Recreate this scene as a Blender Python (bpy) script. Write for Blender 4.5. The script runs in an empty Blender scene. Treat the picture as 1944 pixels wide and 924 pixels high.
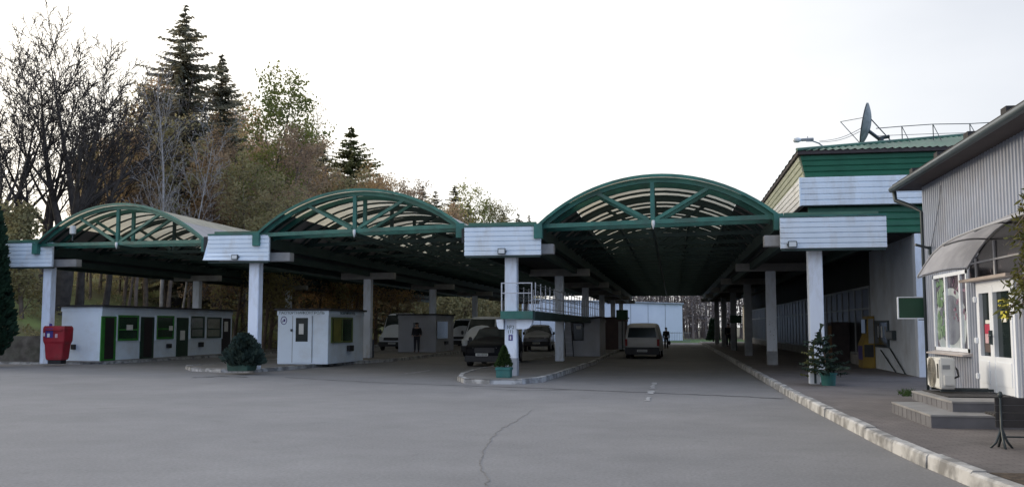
import bpy, bmesh, math, random
from mathutils import Vector, Matrix, noise as mnoise

# ------------------------------------------------------------------ camera, world, sun, exposure
scene = bpy.context.scene
col = scene.collection
YAW = math.atan(0.169)
PITCH = math.atan(158 / 1800)
EYE = 1.65
FPX = 1800.0
cam_d = bpy.data.cameras.new('camera')
cam = bpy.data.objects.new('camera', cam_d)
col.objects.link(cam)
cam.location = (0, 0, EYE)
cam.rotation_euler = (math.pi / 2 + PITCH, 0, YAW)
cam_d.sensor_fit = 'HORIZONTAL'
cam_d.sensor_width = 36.0
cam_d.lens = 36.0 * FPX / 1944.0
cam_d.clip_start = 0.05
cam_d.clip_end = 3000
scene.camera = cam

SUN_EL, SUN_AZ = math.radians(9), math.radians(-68)     # azimuth measured from +Y, towards -X
w = bpy.data.worlds.new('World')
scene.world = w
w.use_nodes = True
nt = w.node_tree
nt.nodes.clear()
N = nt.nodes.new
L_ = nt.links.new
wo = N('ShaderNodeOutputWorld'); bg = N('ShaderNodeBackground')
sky = N('ShaderNodeTexSky'); sky.sky_type = 'NISHITA'; sky.sun_disc = False
sky.sun_elevation = SUN_EL; sky.sun_rotation = SUN_AZ
sky.air_density = 1.0; sky.dust_density = 2.0
tc = N('ShaderNodeTexCoord')
mp = N('ShaderNodeMapping'); mp.inputs['Scale'].default_value = (1, 1, 2.6)
cn = N('ShaderNodeTexNoise'); cn.inputs['Scale'].default_value = 1.7; cn.inputs['Detail'].default_value = 5
cr = N('ShaderNodeValToRGB')
cr.color_ramp.elements[0].position = .25; cr.color_ramp.elements[0].color = (.74, .76, .80, 1)
cr.color_ramp.elements[1].position = .7; cr.color_ramp.elements[1].color = (1, 1, 1, 1)
dot = N('ShaderNodeVectorMath'); dot.operation = 'DOT_PRODUCT'
dot.inputs[1].default_value = (math.sin(SUN_AZ), math.cos(SUN_AZ), 0)
dr = N('ShaderNodeValToRGB')                       # cloud veil: cool away from the sun, warm near it
mr = N('ShaderNodeMapRange'); mr.inputs[1].default_value = -1; mr.inputs[2].default_value = 1
dr.color_ramp.elements[0].position = 0; dr.color_ramp.elements[0].color = (5.0, 6.9, 10.4, 1)
dr.color_ramp.elements[1].position = 1; dr.color_ramp.elements[1].color = (10.5, 9.7, 8.4, 1)
e = dr.color_ramp.elements.new(.5); e.color = (4.45, 4.6, 4.95, 1)
e = dr.color_ramp.elements.new(.3); e.color = (5.4, 6.5, 8.8, 1)
e = dr.color_ramp.elements.new(.72); e.color = (7.3, 7.2, 7.0, 1)
mul = N('ShaderNodeMix'); mul.data_type = 'RGBA'; mul.blend_type = 'MULTIPLY'; mul.inputs[0].default_value = 1
mx = N('ShaderNodeMix'); mx.data_type = 'RGBA'; mx.inputs[0].default_value = .88
L_(tc.outputs['Generated'], mp.inputs[0]); L_(mp.outputs[0], cn.inputs['Vector']); L_(cn.outputs[0], cr.inputs[0])
L_(tc.outputs['Generated'], dot.inputs[0]); L_(dot.outputs['Value'], mr.inputs[0]); L_(mr.outputs[0], dr.inputs[0])
L_(dr.outputs[0], mul.inputs[6]); L_(cr.outputs[0], mul.inputs[7])
L_(sky.outputs[0], mx.inputs[6]); L_(mul.outputs[2], mx.inputs[7])
L_(mx.outputs[2], bg.inputs[0]); bg.inputs[1].default_value = 0.1
L_(bg.outputs[0], wo.inputs[0])

sun_d = bpy.data.lights.new('sun', 'SUN')
sun_d.energy = 1.1; sun_d.angle = math.radians(14); sun_d.color = (1.0, .87, .68)
sun = bpy.data.objects.new('sun', sun_d); col.objects.link(sun)
sv = Vector((math.sin(SUN_AZ) * math.cos(SUN_EL), math.cos(SUN_AZ) * math.cos(SUN_EL), math.sin(SUN_EL)))
sun.rotation_euler = (-sv).to_track_quat('-Z', 'Y').to_euler()
sun.location = sv * 200

scene.view_settings.view_transform = 'Standard'
scene.view_settings.look = 'None'
scene.view_settings.exposure = 1.0
scene.view_settings.gamma = 1.0
scene.render.engine = 'CYCLES'
scene.cycles.use_denoising = True
scene.cycles.max_bounces = 6
scene.cycles.diffuse_bounces = 4
scene.cycles.transparent_max_bounces = 12
scene.cycles.caustics_reflective = False
scene.cycles.caustics_refractive = False

# ------------------------------------------------------------------ pixel helpers (photo pixels 1944 x 924)
CY, SY = math.cos(YAW), math.sin(YAW)
CP, SP = math.cos(PITCH), math.sin(PITCH)
def ray(x, y):
    u = (x - 972) / FPX; v = (462 - y) / FPX
    X, Y, Z = u, CP - v * SP, SP + v * CP
    return Vector((X * CY - Y * SY, X * SY + Y * CY, Z)), Y
def A(x, y, depth):                      # point on the pixel's ray at a forward ground depth
    r, Y = ray(x, y)
    return Vector((0, 0, EYE)) + r * (depth / Y)
def G(x, y, z=0.0):                      # point on the pixel's ray at height z
    r, _ = ray(x, y)
    return Vector((0, 0, EYE)) + r * ((z - EYE) / r.z)

# ------------------------------------------------------------------ object helpers
def tag(o, label=None, cat=None, group=None, kind=None):
    if label: o['label'] = label
    if cat: o['category'] = cat
    if group: o['group'] = group
    if kind or label: o['kind'] = kind or 'thing'
    return o
def thing(name, loc, label, cat, rz=0.0, group=None):
    o = bpy.data.objects.new(name, None)
    col.objects.link(o)
    o.empty_display_size = .2
    o.location = loc; o.rotation_euler = (0, 0, rz)
    return tag(o, label, cat, group)
def copy_tree(o, parent=None):
    c = o.copy(); col.objects.link(c)
    if parent: c.parent = parent
    for ch in list(o.children): copy_tree(ch, c)
    return c

class MB:
    """collects shapes; off is subtracted from every vertex (world points -> the thing's own frame)"""
    def __init__(s, off=(0, 0, 0)):
        s.v = []; s.f = []; s.off = Vector(off)
    def add(s, vs, fs):
        b = len(s.v)
        s.v += [tuple(Vector(p) - s.off) for p in vs]
        s.f += [tuple(b + i for i in f) for f in fs]
    def box(s, x0, x1, y0, y1, z0, z1):
        s.add([(x0, y0, z0), (x1, y0, z0), (x1, y1, z0), (x0, y1, z0), (x0, y0, z1), (x1, y0, z1), (x1, y1, z1), (x0, y1, z1)],
              [(0, 3, 2, 1), (4, 5, 6, 7), (0, 1, 5, 4), (1, 2, 6, 5), (2, 3, 7, 6), (3, 0, 4, 7)])
    def bar(s, p, q, wd, ht, up=(0, 0, 1)):
        p = Vector(p); q = Vector(q); t = (q - p).normalized()
        u = t.cross(Vector(up))
        if u.length < 1e-4: u = t.cross(Vector((1, 0, 0)))
        u.normalize(); n = u.cross(t).normalized()
        a = u * wd / 2; b = n * ht / 2
        s.add([p - a - b, p + a - b, p + a + b, p - a + b, q - a - b, q + a - b, q + a + b, q - a + b],
              [(0, 3, 2, 1), (4, 5, 6, 7), (0, 1, 5, 4), (1, 2, 6, 5), (2, 3, 7, 6), (3, 0, 4, 7)])
    def tube(s, pts, r, n=6, caps=True):
        pts = [Vector(p) for p in pts]
        if not isinstance(r, (list, tuple)): r = [r] * len(pts)
        b = len(s.v); vs = []; fs = []
        ref = None
        for i, p in enumerate(pts):
            t = (pts[min(i + 1, len(pts) - 1)] - pts[max(i - 1, 0)])
            if t.length < 1e-9: t = Vector((0, 0, 1))
            t.normalize()
            if ref is None:
                ref = t.orthogonal().normalized()
            ref = (ref - t * ref.dot(t))
            if ref.length < 1e-6: ref = t.orthogonal()
            ref.normalize(); bi = t.cross(ref)
            for k in range(n):
                a = 2 * math.pi * k / n
                vs.append(p + (ref * math.cos(a) + bi * math.sin(a)) * r[i])
        for i in range(len(pts) - 1):
            for k in range(n):
                k2 = (k + 1) % n
                fs.append((i * n + k, i * n + k2, (i + 1) * n + k2, (i + 1) * n + k))
        if caps:
            fs.append(tuple(reversed(range(n)))); fs.append(tuple((len(pts) - 1) * n + k for k in range(n)))
        s.add(vs, fs)
    def prism(s, poly, axis_vec):            # poly: planar 3D points, extruded by axis_vec
        n = len(poly); ax = Vector(axis_vec)
        vs = [Vector(p) for p in poly] + [Vector(p) + ax for p in poly]
        fs = [tuple(reversed(range(n))), tuple(range(n, 2 * n))]
        for i in range(n):
            j = (i + 1) % n
            fs.append((i, j, n + j, n + i))
        s.add(vs, fs)
    def quad(s, a, b, c, d): s.add([a, b, c, d], [(0, 1, 2, 3)])
    def grid(s, rows):                       # rows of equal length -> sheet
        n = len(rows[0]); vs = [p for r in rows for p in r]; fs = []
        for i in range(len(rows) - 1):
            for j in range(n - 1):
                fs.append((i * n + j, i * n + j + 1, (i + 1) * n + j + 1, (i + 1) * n + j))
        s.add(vs, fs)
    def lathe(s, prof, cx, cy, n=16):        # prof: (r, z)
        vs = []; fs = []
        for r, z in prof:
            for k in range(n):
                a = 2 * math.pi * k / n
                vs.append((cx + r * math.cos(a), cy + r * math.sin(a), z))
        for i in range(len(prof) - 1):
            for k in range(n):
                k2 = (k + 1) % n
                fs.append((i * n + k, i * n + k2, (i + 1) * n + k2, (i + 1) * n + k))
        fs.append(tuple(reversed(range(n)))); fs.append(tuple((len(prof) - 1) * n + k for k in range(n)))
        s.add(vs, fs)
    def mesh(s, name, mat, smooth=False, bevel=0):
        me = bpy.data.meshes.new(name)
        me.from_pydata(s.v, [], s.f)
        if bevel:
            bm = bmesh.new(); bm.from_mesh(me)
            es = [e for e in bm.edges if len(e.link_faces) == 2 and e.calc_face_angle(0) > .5]
            bmesh.ops.bevel(bm, geom=es, offset=bevel, segments=2, affect='EDGES', clamp_overlap=True)
            bm.to_mesh(me); bm.free()
        me.validate(); me.update()
        if mat: me.materials.append(mat)
        if smooth: me.polygons.foreach_set('use_smooth', [True] * len(me.polygons))
        return me
    def build(s, name, mat, parent=None, smooth=False, bevel=0, label=None):
        me = s.mesh(name, mat, smooth, bevel)
        o = bpy.data.objects.new(name, me); col.objects.link(o)
        if parent: o.parent = parent
        if label: o['label'] = label
        return o

def box_part(name, mat, parent, x0, x1, y0, y1, z0, z1, bevel=0, label=None, off=(0, 0, 0)):
    m = MB(off); m.box(x0, x1, y0, y1, z0, z1)
    return m.build(name, mat, parent, bevel=bevel, label=label)

# ------------------------------------------------------------------ materials
MATS = {}
def mat(name, c1, c2=None, scale=3.0, rough=.7, metal=0.0, bump=0.0, bscale=None, detail=6, lo=.35, hi=.65, dirt=None, dscale=.6, spec=.5, stretch=None):
    m = bpy.data.materials.new(name); m.use_nodes = True
    t = m.node_tree; b = t.nodes['Principled BSDF']
    b.inputs['Roughness'].default_value = rough; b.inputs['Metallic'].default_value = metal
    b.inputs['Specular IOR Level'].default_value = spec
    tcn = t.nodes.new('ShaderNodeTexCoord'); src = tcn.outputs['Object']
    if stretch:
        mpn = t.nodes.new('ShaderNodeMapping'); mpn.inputs['Scale'].default_value = stretch
        t.links.new(src, mpn.inputs[0]); src = mpn.outputs[0]
    if c2 is None: c2 = tuple(x * .8 for x in c1)
    n = t.nodes.new('ShaderNodeTexNoise'); n.inputs['Scale'].default_value = scale; n.inputs['Detail'].default_value = detail
    t.links.new(src, n.inputs['Vector'])
    r = t.nodes.new('ShaderNodeValToRGB')
    r.color_ramp.elements[0].position = lo; r.color_ramp.elements[0].color = (*c2, 1)
    r.color_ramp.elements[1].position = hi; r.color_ramp.elements[1].color = (*c1, 1)
    t.links.new(n.outputs[0], r.inputs[0]); out = r.outputs[0]
    if dirt:
        n2 = t.nodes.new('ShaderNodeTexNoise'); n2.inputs['Scale'].default_value = dscale; n2.inputs['Detail'].default_value = 8
        n2.inputs['Roughness'].default_value = .65
        t.links.new(src, n2.inputs['Vector'])
        r2 = t.nodes.new('ShaderNodeValToRGB')
        r2.color_ramp.elements[0].position = .48; r2.color_ramp.elements[0].color = (0, 0, 0, 1)
        r2.color_ramp.elements[1].position = .75; r2.color_ramp.elements[1].color = (.8, .8, .8, 1)
        t.links.new(n2.outputs[0], r2.inputs[0])
        x = t.nodes.new('ShaderNodeMix'); x.data_type = 'RGBA'
        t.links.new(r2.outputs[0], x.inputs[0]); t.links.new(out, x.inputs[6]); x.inputs[7].default_value = (*dirt, 1)
        out = x.outputs[2]
    t.links.new(out, b.inputs['Base Color'])
    if bump:
        n3 = t.nodes.new('ShaderNodeTexNoise'); n3.inputs['Scale'].default_value = bscale or scale * 6; n3.inputs['Detail'].default_value = 6
        t.links.new(src, n3.inputs['Vector'])
        bp = t.nodes.new('ShaderNodeBump'); bp.inputs['Strength'].default_value = bump; bp.inputs['Distance'].default_value = .02
        t.links.new(n3.outputs[0], bp.inputs['Height']); t.links.new(bp.outputs[0], b.inputs['Normal'])
    MATS[name] = m
    return m
def leafmat(name, c1, c2, c3=None, scale=1.3, trans=.35):
    m = mat(name, c1, c2, scale=scale, rough=.75, detail=8, lo=.35, hi=.65, dirt=c3, dscale=scale * .5, spec=.2)
    t = m.node_tree; b = t.nodes['Principled BSDF']; out = t.nodes['Material Output']
    tr = t.nodes.new('ShaderNodeBsdfTranslucent'); ms = t.nodes.new('ShaderNodeMixShader'); ms.inputs[0].default_value = trans
    lk = [l for l in t.links if l.to_socket == b.inputs['Base Color']][0].from_socket
    t.links.new(lk, tr.inputs[0]); t.links.new(b.outputs[0], ms.inputs[1]); t.links.new(tr.outputs[0], ms.inputs[2])
    t.links.new(ms.outputs[0], out.inputs[0])
    return m

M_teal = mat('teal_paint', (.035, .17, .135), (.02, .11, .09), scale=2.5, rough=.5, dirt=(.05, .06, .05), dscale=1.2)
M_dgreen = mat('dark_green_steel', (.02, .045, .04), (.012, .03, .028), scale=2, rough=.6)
M_deck = mat('dark_deck', (.035, .038, .042), (.02, .022, .025), scale=1, rough=.8)
M_white = mat('white_siding', (.76, .83, .90), (.66, .73, .80), scale=1.2, rough=.5, dirt=(.56, .55, .53), dscale=2.2, stretch=(1, 1, .28))
M_column = mat('white_column_paint', (.84, .89, .97), (.74, .79, .88), scale=1.8, rough=.75, dirt=(.42, .40, .37), dscale=2.4, bump=.15, stretch=(1, 1, .3))
M_concrete = mat('concrete', (.36, .35, .34), (.24, .235, .23), scale=2, rough=.85, bump=.3)
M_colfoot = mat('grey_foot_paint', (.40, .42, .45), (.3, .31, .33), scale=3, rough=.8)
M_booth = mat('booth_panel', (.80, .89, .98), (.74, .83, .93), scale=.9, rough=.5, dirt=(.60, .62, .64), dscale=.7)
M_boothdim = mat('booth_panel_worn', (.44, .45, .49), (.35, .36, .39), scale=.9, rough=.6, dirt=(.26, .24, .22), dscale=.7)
M_boothred = mat('maroon_panel', (.11, .075, .07), (.07, .05, .05), scale=1.5, rough=.7)
M_black = mat('black_rubber', (.018, .018, .02), (.01, .01, .012), scale=8, rough=.6)
M_roofdark = mat('dark_roof_felt', (.045, .043, .045), (.025, .025, .028), scale=4, rough=.9)
M_brightgreen = mat('bright_green_frame', (.04, .24, .03), (.03, .17, .025), scale=3, rough=.4)
M_doorgreen = mat('dark_green_door', (.016, .05, .026), (.01, .03, .018), scale=3, rough=.45)
M_doordark = mat('dark_doorway', (.022, .012, .014), (.012, .01, .012), scale=3, rough=.6)
M_glass = mat('dark_glass', (.02, .03, .03), (.012, .018, .02), scale=1, rough=.10, spec=.3)
M_glassgreen = mat('green_glass', (.015, .05, .022), (.01, .03, .015), scale=2, rough=.12, spec=.7)
M_paper = mat('paper', (.75, .74, .70), (.65, .64, .6), scale=5, rough=.8)
M_ink = mat('dark_ink', (.03, .06, .06), (.025, .05, .05), scale=5, rough=.7)
M_plate = mat('plate_white', (.7, .7, .68), (.6, .6, .58), scale=5, rough=.5)
M_red = mat('red_plastic', (.36, .018, .03), (.26, .012, .022), scale=2, rough=.45, dirt=(.12, .03, .03), dscale=1.5)
M_blue = mat('blue_label', (.06, .04, .22), (.05, .03, .16), scale=4, rough=.5)
M_soil = mat('soil', (.10, .072, .05), (.045, .033, .025), scale=9, rough=1, bump=.8, bscale=20)
M_bark = mat('bark_dark', (.075, .060, .050), (.038, .031, .027), scale=3, rough=.95, bump=.6, bscale=8)
M_barkpale = mat('bark_pale', (.40, .37, .345), (.22, .20, .185), scale=4, rough=.9, bump=.3)
M_barkbrown = mat('bark_brown', (.20, .15, .115), (.11, .083, .066), scale=3, rough=.95)
M_needle = leafmat('needles', (.25, .235, .165), (.15, .15, .105), (.34, .26, .17), scale=.9, trans=.5)
M_needleolive = leafmat('needles_olive', (.20, .20, .08), (.11, .125, .05), (.24, .19, .08), scale=.7, trans=.45)
M_spray = leafmat('thuja_leaves', (.022, .05, .025), (.012, .028, .016), None, scale=2, trans=.15)
M_leafgreen = leafmat('leaves_yellow_green', (.24, .25, .07), (.14, .17, .05), (.30, .23, .07), scale=.8, trans=.5)
M_leafbrown = leafmat('leaves_brown', (.46, .33, .21), (.31, .22, .15), (.34, .28, .12), scale=.6, trans=.55)
M_leafrust = leafmat('leaves_rust', (.50, .33, .15), (.36, .23, .12), (.40, .31, .12), scale=.6, trans=.55)
M_leafdull = leafmat('leaves_dull', (.32, .285, .14), (.21, .19, .095), (.38, .28, .16), scale=.7, trans=.5)
M_steel = mat('galvanised_steel', (.5, .5, .52), (.38, .38, .4), scale=5, rough=.4, metal=.6)
M_roofgreen = mat('green_roof_metal', (.06, .16, .10), (.04, .10, .07), scale=1.2, rough=.45, dirt=(.08, .09, .07), dscale=1.5)
M_sidinggreen = mat('green_siding', (.022, .15, .085), (.016, .115, .065), scale=1.5, rough=.45)
M_fasciabrown = mat('brown_eave_board', (.05, .035, .035), (.03, .022, .022), scale=4, rough=.7)
M_whiteglow = mat('white_siding_sunset_tint', (.78, .78, .76), (.68, .68, .66), scale=1.2, rough=.5, dirt=(.5, .48, .42), dscale=.8)  # white siding of the sunward side, sunset warmth put into the colour
M_greywall = mat('grey_corrugated_steel', (.36, .39, .47), (.30, .33, .40), scale=.9, rough=.42, metal=.15, dirt=(.26, .25, .26), dscale=.8)
M_gutter = mat('gutter_dark', (.04, .055, .06), (.025, .035, .04), scale=3, rough=.4)
M_pvc = mat('white_pvc', (.84, .88, .95), (.78, .82, .89), scale=2, rough=.35)
M_tile = mat('grey_step_tiles', (.16, .16, .175), (.12, .12, .135), scale=3, rough=.6)
M_tiletop = mat('step_top_tiles', (.30, .295, .295), (.23, .225, .225), scale=3, rough=.6)
M_ac = mat('ac_casing', (.74, .74, .72), (.66, .66, .64), scale=2, rough=.45, dirt=(.4, .37, .32), dscale=1.5)
M_acgrill = mat('ac_grille', (.3, .28, .24), (.2, .19, .17), scale=12, rough=.5)
M_board = mat('chalkboard_green', (.018, .075, .04), (.013, .055, .03), scale=2, rough=.6)
M_yellow = mat('yellow_paint', (.30, .20, .03), (.2, .13, .022), scale=2, rough=.5)
M_yellowlabel = mat('yellow_label', (.58, .53, .06), (.5, .45, .05), scale=4, rough=.6)
M_redlabel = mat('red_label', (.45, .02, .07), (.35, .015, .05), scale=4, rough=.6)
M_pot = mat('teal_pot', (.035, .20, .18), (.02, .13, .12), scale=4, rough=.5, dirt=(.05, .07, .06), dscale=2)
M_carblack = mat('car_paint_black', (.005, .006, .010), (.004, .004, .007), scale=1, rough=.45, spec=.12)
M_carwhite = mat('car_paint_white', (.62, .65, .70), (.56, .59, .64), scale=1, rough=.25)
M_carsilver = mat('car_paint_silver', (.16, .16, .175), (.12, .12, .135), scale=1, rough=.3, metal=.3)
M_carbeige = mat('car_paint_beige', (.58, .57, .55), (.50, .49, .47), scale=1, rough=.35)
M_cardark = mat('car_plastic', (.03, .03, .032), (.02, .02, .022), scale=4, rough=.6)
M_lens = mat('lamp_lens', (.6, .62, .62), (.5, .52, .52), scale=3, rough=.12)
M_tail = mat('tail_lamp', (.25, .015, .015), (.18, .01, .01), scale=3, rough=.2)
M_skin = mat('skin', (.42, .26, .19), (.36, .22, .16), scale=8, rough=.6)
M_cloth = mat('dark_jacket', (.02, .02, .028), (.013, .013, .018), scale=6, rough=.9)
M_cloth2 = mat('dark_trousers', (.035, .036, .05), (.022, .023, .03), scale=6, rough=.9)
M_hair = mat('dark_hair', (.02, .016, .014), (.012, .01, .009), scale=9, rough=.8)
M_wood = mat('dark_bench_wood', (.05, .045, .045), (.028, .026, .026), scale=4, rough=.6, stretch=(1, 8, 1))
M_bluewall = mat('pale_blue_wall', (.70, .73, .78), (.62, .65, .71), scale=.6, rough=.7, dirt=(.52, .54, .58), dscale=.3)
M_beige = mat('beige_render', (.6, .5, .38), (.52, .43, .33), scale=1, rough=.8)
M_lamp = mat('lamp_casing', (.3, .31, .32), (.22, .23, .24), scale=3, rough=.5)
M_dish = mat('dish_weathered', (.30, .30, .28), (.16, .17, .15), scale=4, rough=.7, dirt=(.10, .11, .08), dscale=2)
M_awn = mat('awning_sheet', (.70, .70, .74), (.58, .58, .62), scale=1.2, rough=.35, dirt=(.85, .85, .88), dscale=2.5, stretch=(3, .6, .6))
M_dblue = mat('blue_drum', (.03, .05, .10), (.02, .035, .07), scale=3, rough=.5)
M_stonewall = mat('rough_retaining_wall', (.16, .15, .14), (.07, .065, .06), scale=2.2, rough=.95, bump=.6, bscale=7, dirt=(.05, .06, .035), dscale=1)

# asphalt: pale dusty grey with darker patches, fine grain
M_asphalt = mat('asphalt', (.226, .221, .220), (.196, .192, .192), scale=.35, rough=.88, detail=9, dirt=(.185, .183, .186), dscale=.16, bump=.35, bscale=60, spec=.25)
def add_grain(m, scale, amt):
    t = m.node_tree; b = t.nodes['Principled BSDF']
    lk = [l for l in t.links if l.to_socket == b.inputs['Base Color']][0].from_socket
    n = t.nodes.new('ShaderNodeTexNoise'); n.inputs['Scale'].default_value = scale; n.inputs['Detail'].default_value = 4
    tcn = t.nodes.new('ShaderNodeTexCoord'); t.links.new(tcn.outputs['Object'], n.inputs['Vector'])
    mrn = t.nodes.new('ShaderNodeMapRange'); mrn.inputs[1].default_value = .25; mrn.inputs[2].default_value = .75
    mrn.inputs[3].default_value = 1 - amt; mrn.inputs[4].default_value = 1 + amt
    t.links.new(n.outputs[0], mrn.inputs[0])
    x = t.nodes.new('ShaderNodeVectorMath'); x.operation = 'SCALE'
    t.links.new(lk, x.inputs[0]); t.links.new(mrn.outputs[0], x.inputs['Scale']); t.links.new(x.outputs[0], b.inputs['Base Color'])
add_grain(M_asphalt, 25, .16)
add_grain(M_asphalt, .22, .06)
add_grain(M_asphalt, 1.6, .06)
M_tar = mat('tar_seam', (.09, .09, .094), (.06, .06, .064), scale=4, rough=.8)
M_crack = mat('crack_dust', (.21, .20, .19), (.12, .115, .112), scale=8, rough=.95)
M_mark = mat('worn_road_paint', (.40, .40, .40), (.22, .22, .225), scale=3.5, rough=.8, lo=.42, hi=.6)
M_kerb = mat('whitewashed_kerb', (.50, .495, .49), (.22, .218, .216), scale=3.0, rough=.9, detail=12, lo=.41, hi=.57, bump=.4, bscale=14, dirt=(.17, .16, .15), dscale=1.6)
M_pave = mat('paving', (.19, .17, .165), (.145, .13, .128), scale=1.1, rough=.9, dirt=(.10, .095, .09), dscale=.5)
def add_bricks(m, bw, bh, dark=.72):
    t = m.node_tree; b = t.nodes['Principled BSDF']
    lk = [l for l in t.links if l.to_socket == b.inputs['Base Color']][0].from_socket
    br = t.nodes.new('ShaderNodeTexBrick'); tcn = t.nodes.new('ShaderNodeTexCoord')
    t.links.new(tcn.outputs['Object'], br.inputs['Vector'])
    br.inputs['Scale'].default_value = 1; br.inputs['Brick Width'].default_value = bw; br.inputs['Row Height'].default_value = bh
    br.inputs['Mortar Size'].default_value = .006
    br.inputs['Color1'].default_value = (1, 1, 1, 1); br.inputs['Color2'].default_value = (.86, .85, .85, 1); br.inputs['Mortar'].default_value = (dark - .2, dark - .2, dark - .2, 1)
    x = t.nodes.new('ShaderNodeMix'); x.data_type = 'RGBA'; x.blend_type = 'MULTIPLY'; x.inputs[0].default_value = 1
    t.links.new(lk, x.inputs[6]); t.links.new(br.outputs[0], x.inputs[7]); t.links.new(x.outputs[2], b.inputs['Base Color'])
add_bricks(M_pave, .2, .1)
M_earth = mat('earth', (.11, .095, .06), (.06, .055, .035), scale=.5, rough=1, dirt=(.07, .085, .03), dscale=.25, bump=.5, bscale=3)
M_grass = mat('slope_grass', (.19, .23, .065), (.13, .12, .05), scale=.35, rough=1, detail=10, dirt=(.10, .07, .04), dscale=.5, bump=.8, bscale=5)
M_lawn = mat('lawn', (.07, .13, .03), (.05, .09, .025), scale=.6, rough=1)

# translucent fibreglass vault sheets: light really passes through
def translucent_sheet():
    m = mat('fibreglass_sheet', (.70, .64, .49), (.56, .51, .39), scale=.9, rough=.45, dirt=(.34, .31, .25), dscale=.7)
    t = m.node_tree; b = t.nodes['Principled BSDF']; out = t.nodes['Material Output']
    lk = [l for l in t.links if l.to_socket == b.inputs['Base Color']][0].from_socket
    tr = t.nodes.new('ShaderNodeBsdfTranslucent'); ms = t.nodes.new('ShaderNodeMixShader'); ms.inputs[0].default_value = .55
    t.links.new(lk, tr.inputs[0]); t.links.new(b.outputs[0], ms.inputs[1]); t.links.new(tr.outputs[0], ms.inputs[2]); t.links.new(ms.outputs[0], out.inputs[0])
    return m
M_sheet = translucent_sheet()
M_flank = mat('weathered_grey_sheet', (.27, .25, .25), (.2, .19, .19), scale=1.2, rough=.6)

def text_mesh(name, body, size, mtl, parent, loc, rot, depth=.004, align='CENTER'):
    cu = bpy.data.curves.new(name, 'FONT'); cu.body = body; cu.size = size; cu.extrude = depth; cu.align_x = align; cu.align_y = 'CENTER'
    tmp = bpy.data.objects.new('tmp_text', cu); col.objects.link(tmp)
    dg = bpy.context.evaluated_depsgraph_get(); dg.update()
    me = bpy.data.meshes.new_from_object(tmp.evaluated_get(dg)); me.name = name
    bpy.data.objects.remove(tmp); bpy.data.curves.remove(cu)
    me.materials.clear(); me.materials.append(mtl)
    me.transform(Matrix.Translation(Vector(loc)) @ rot.to_4x4())
    o = bpy.data.objects.new(name, me); col.objects.link(o); o.parent = parent
    return o
ROT_FRONT = Matrix.Rotation(math.pi / 2, 3, 'X')                                     # text read from -Y
ROT_RIGHT = Matrix.Rotation(math.pi / 2, 3, 'Z') @ ROT_FRONT                          # read from +X
ROT_LEFT = Matrix.Rotation(-math.pi / 2, 3, 'Z') @ ROT_FRONT                          # read from -X

def translucent(m, f):
    t = m.node_tree; b = t.nodes['Principled BSDF']; out = t.nodes['Material Output']
    lk = [l for l in t.links if l.to_socket == b.inputs['Base Color']][0].from_socket
    tr = t.nodes.new('ShaderNodeBsdfTranslucent'); ms = t.nodes.new('ShaderNodeMixShader'); ms.inputs[0].default_value = f
    t.links.new(lk, tr.inputs[0]); t.links.new(b.outputs[0], ms.inputs[1]); t.links.new(tr.outputs[0], ms.inputs[2]); t.links.new(ms.outputs[0], out.inputs[0])
translucent(M_awn, .45)
M_galglass = mat('gallery_glass', (.03, .034, .04), (.018, .02, .026), scale=1, rough=.35, spec=.2)

def add_spots(m, scale, thr, amt):
    t = m.node_tree; b = t.nodes['Principled BSDF']
    lk = [l for l in t.links if l.to_socket == b.inputs['Base Color']][0].from_socket
    n = t.nodes.new('ShaderNodeTexNoise'); n.inputs['Scale'].default_value = scale; n.inputs['Detail'].default_value = 3
    tcn = t.nodes.new('ShaderNodeTexCoord'); t.links.new(tcn.outputs['Object'], n.inputs['Vector'])
    mrn = t.nodes.new('ShaderNodeMapRange'); mrn.inputs[1].default_value = thr; mrn.inputs[2].default_value = thr + .07
    mrn.inputs[3].default_value = 1; mrn.inputs[4].default_value = 1 - amt
    t.links.new(n.outputs[0], mrn.inputs[0])
    x = t.nodes.new('ShaderNodeVectorMath'); x.operation = 'SCALE'
    t.links.new(lk, x.inputs[0]); t.links.new(mrn.outputs[0], x.inputs['Scale']); t.links.new(x.outputs[0], b.inputs['Base Color'])
add_spots(M_asphalt, 1.1, .68, .14)
add_spots(M_asphalt, 7.0, .70, .25)
add_spots(M_pave, 1.4, .62, .25)
# ------------------------------------------------------------------ ground
def sstep(t): t = max(0, min(1, t)); return t * t * (3 - 2 * t)
def hill(x, y):
    h = 5.2 * sstep((-28.3 - x) / 15) + max(0, -43 - x) * .10
    h *= sstep((y - 38.9) / 4)
    if h > .05: h += .35 * mnoise.noise(Vector((x * .16, y * .16, 0))) * min(1, h)
    return h
def PE(x, y, e0):                        # pixel's ray met with the plane X = e0
    r, _ = ray(x, y); return Vector((0, 0, EYE)) + r * (e0 / r.x)
def PD(x, y, d0):                        # ... with the plane Y = d0
    r, _ = ray(x, y); return Vector((0, 0, EYE)) + r * (d0 / r.y)

xs = [-2500, -900, -400, -220] + [-160 + 5 * i for i in range(17)] + [-76 + 2 * i for i in range(26)] + [-20, 0, 30, 80, 200, 500, 1200, 2500]
ys = [-400, -60, 0, 30, 37, 38.6] + [40 + 2 * i for i in range(50)] + [145, 160, 180, 210, 250, 320, 450, 800, 1500, 3000]
g = MB(); g.grid([[(x, y, (hill(max(x, -220), min(y, 450)) if x <= -20 else 0) - .02) for x in xs] for y in ys])
gr = g.build('ground', M_earth, smooth=True); tag(gr, kind='structure')

# the grassed part of the slope lies over the earth
sl = MB()
sx = [-70 + 1.0 * i for i in range(43)]; sy = [38.9 + 1.2 * i for i in range(60)]
sl.grid([[(x, y, hill(x, y) + .015) for x in sx] for y in sy])
o = sl.build('grass_slope', M_grass, smooth=True); tag(o, kind='structure')

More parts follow.
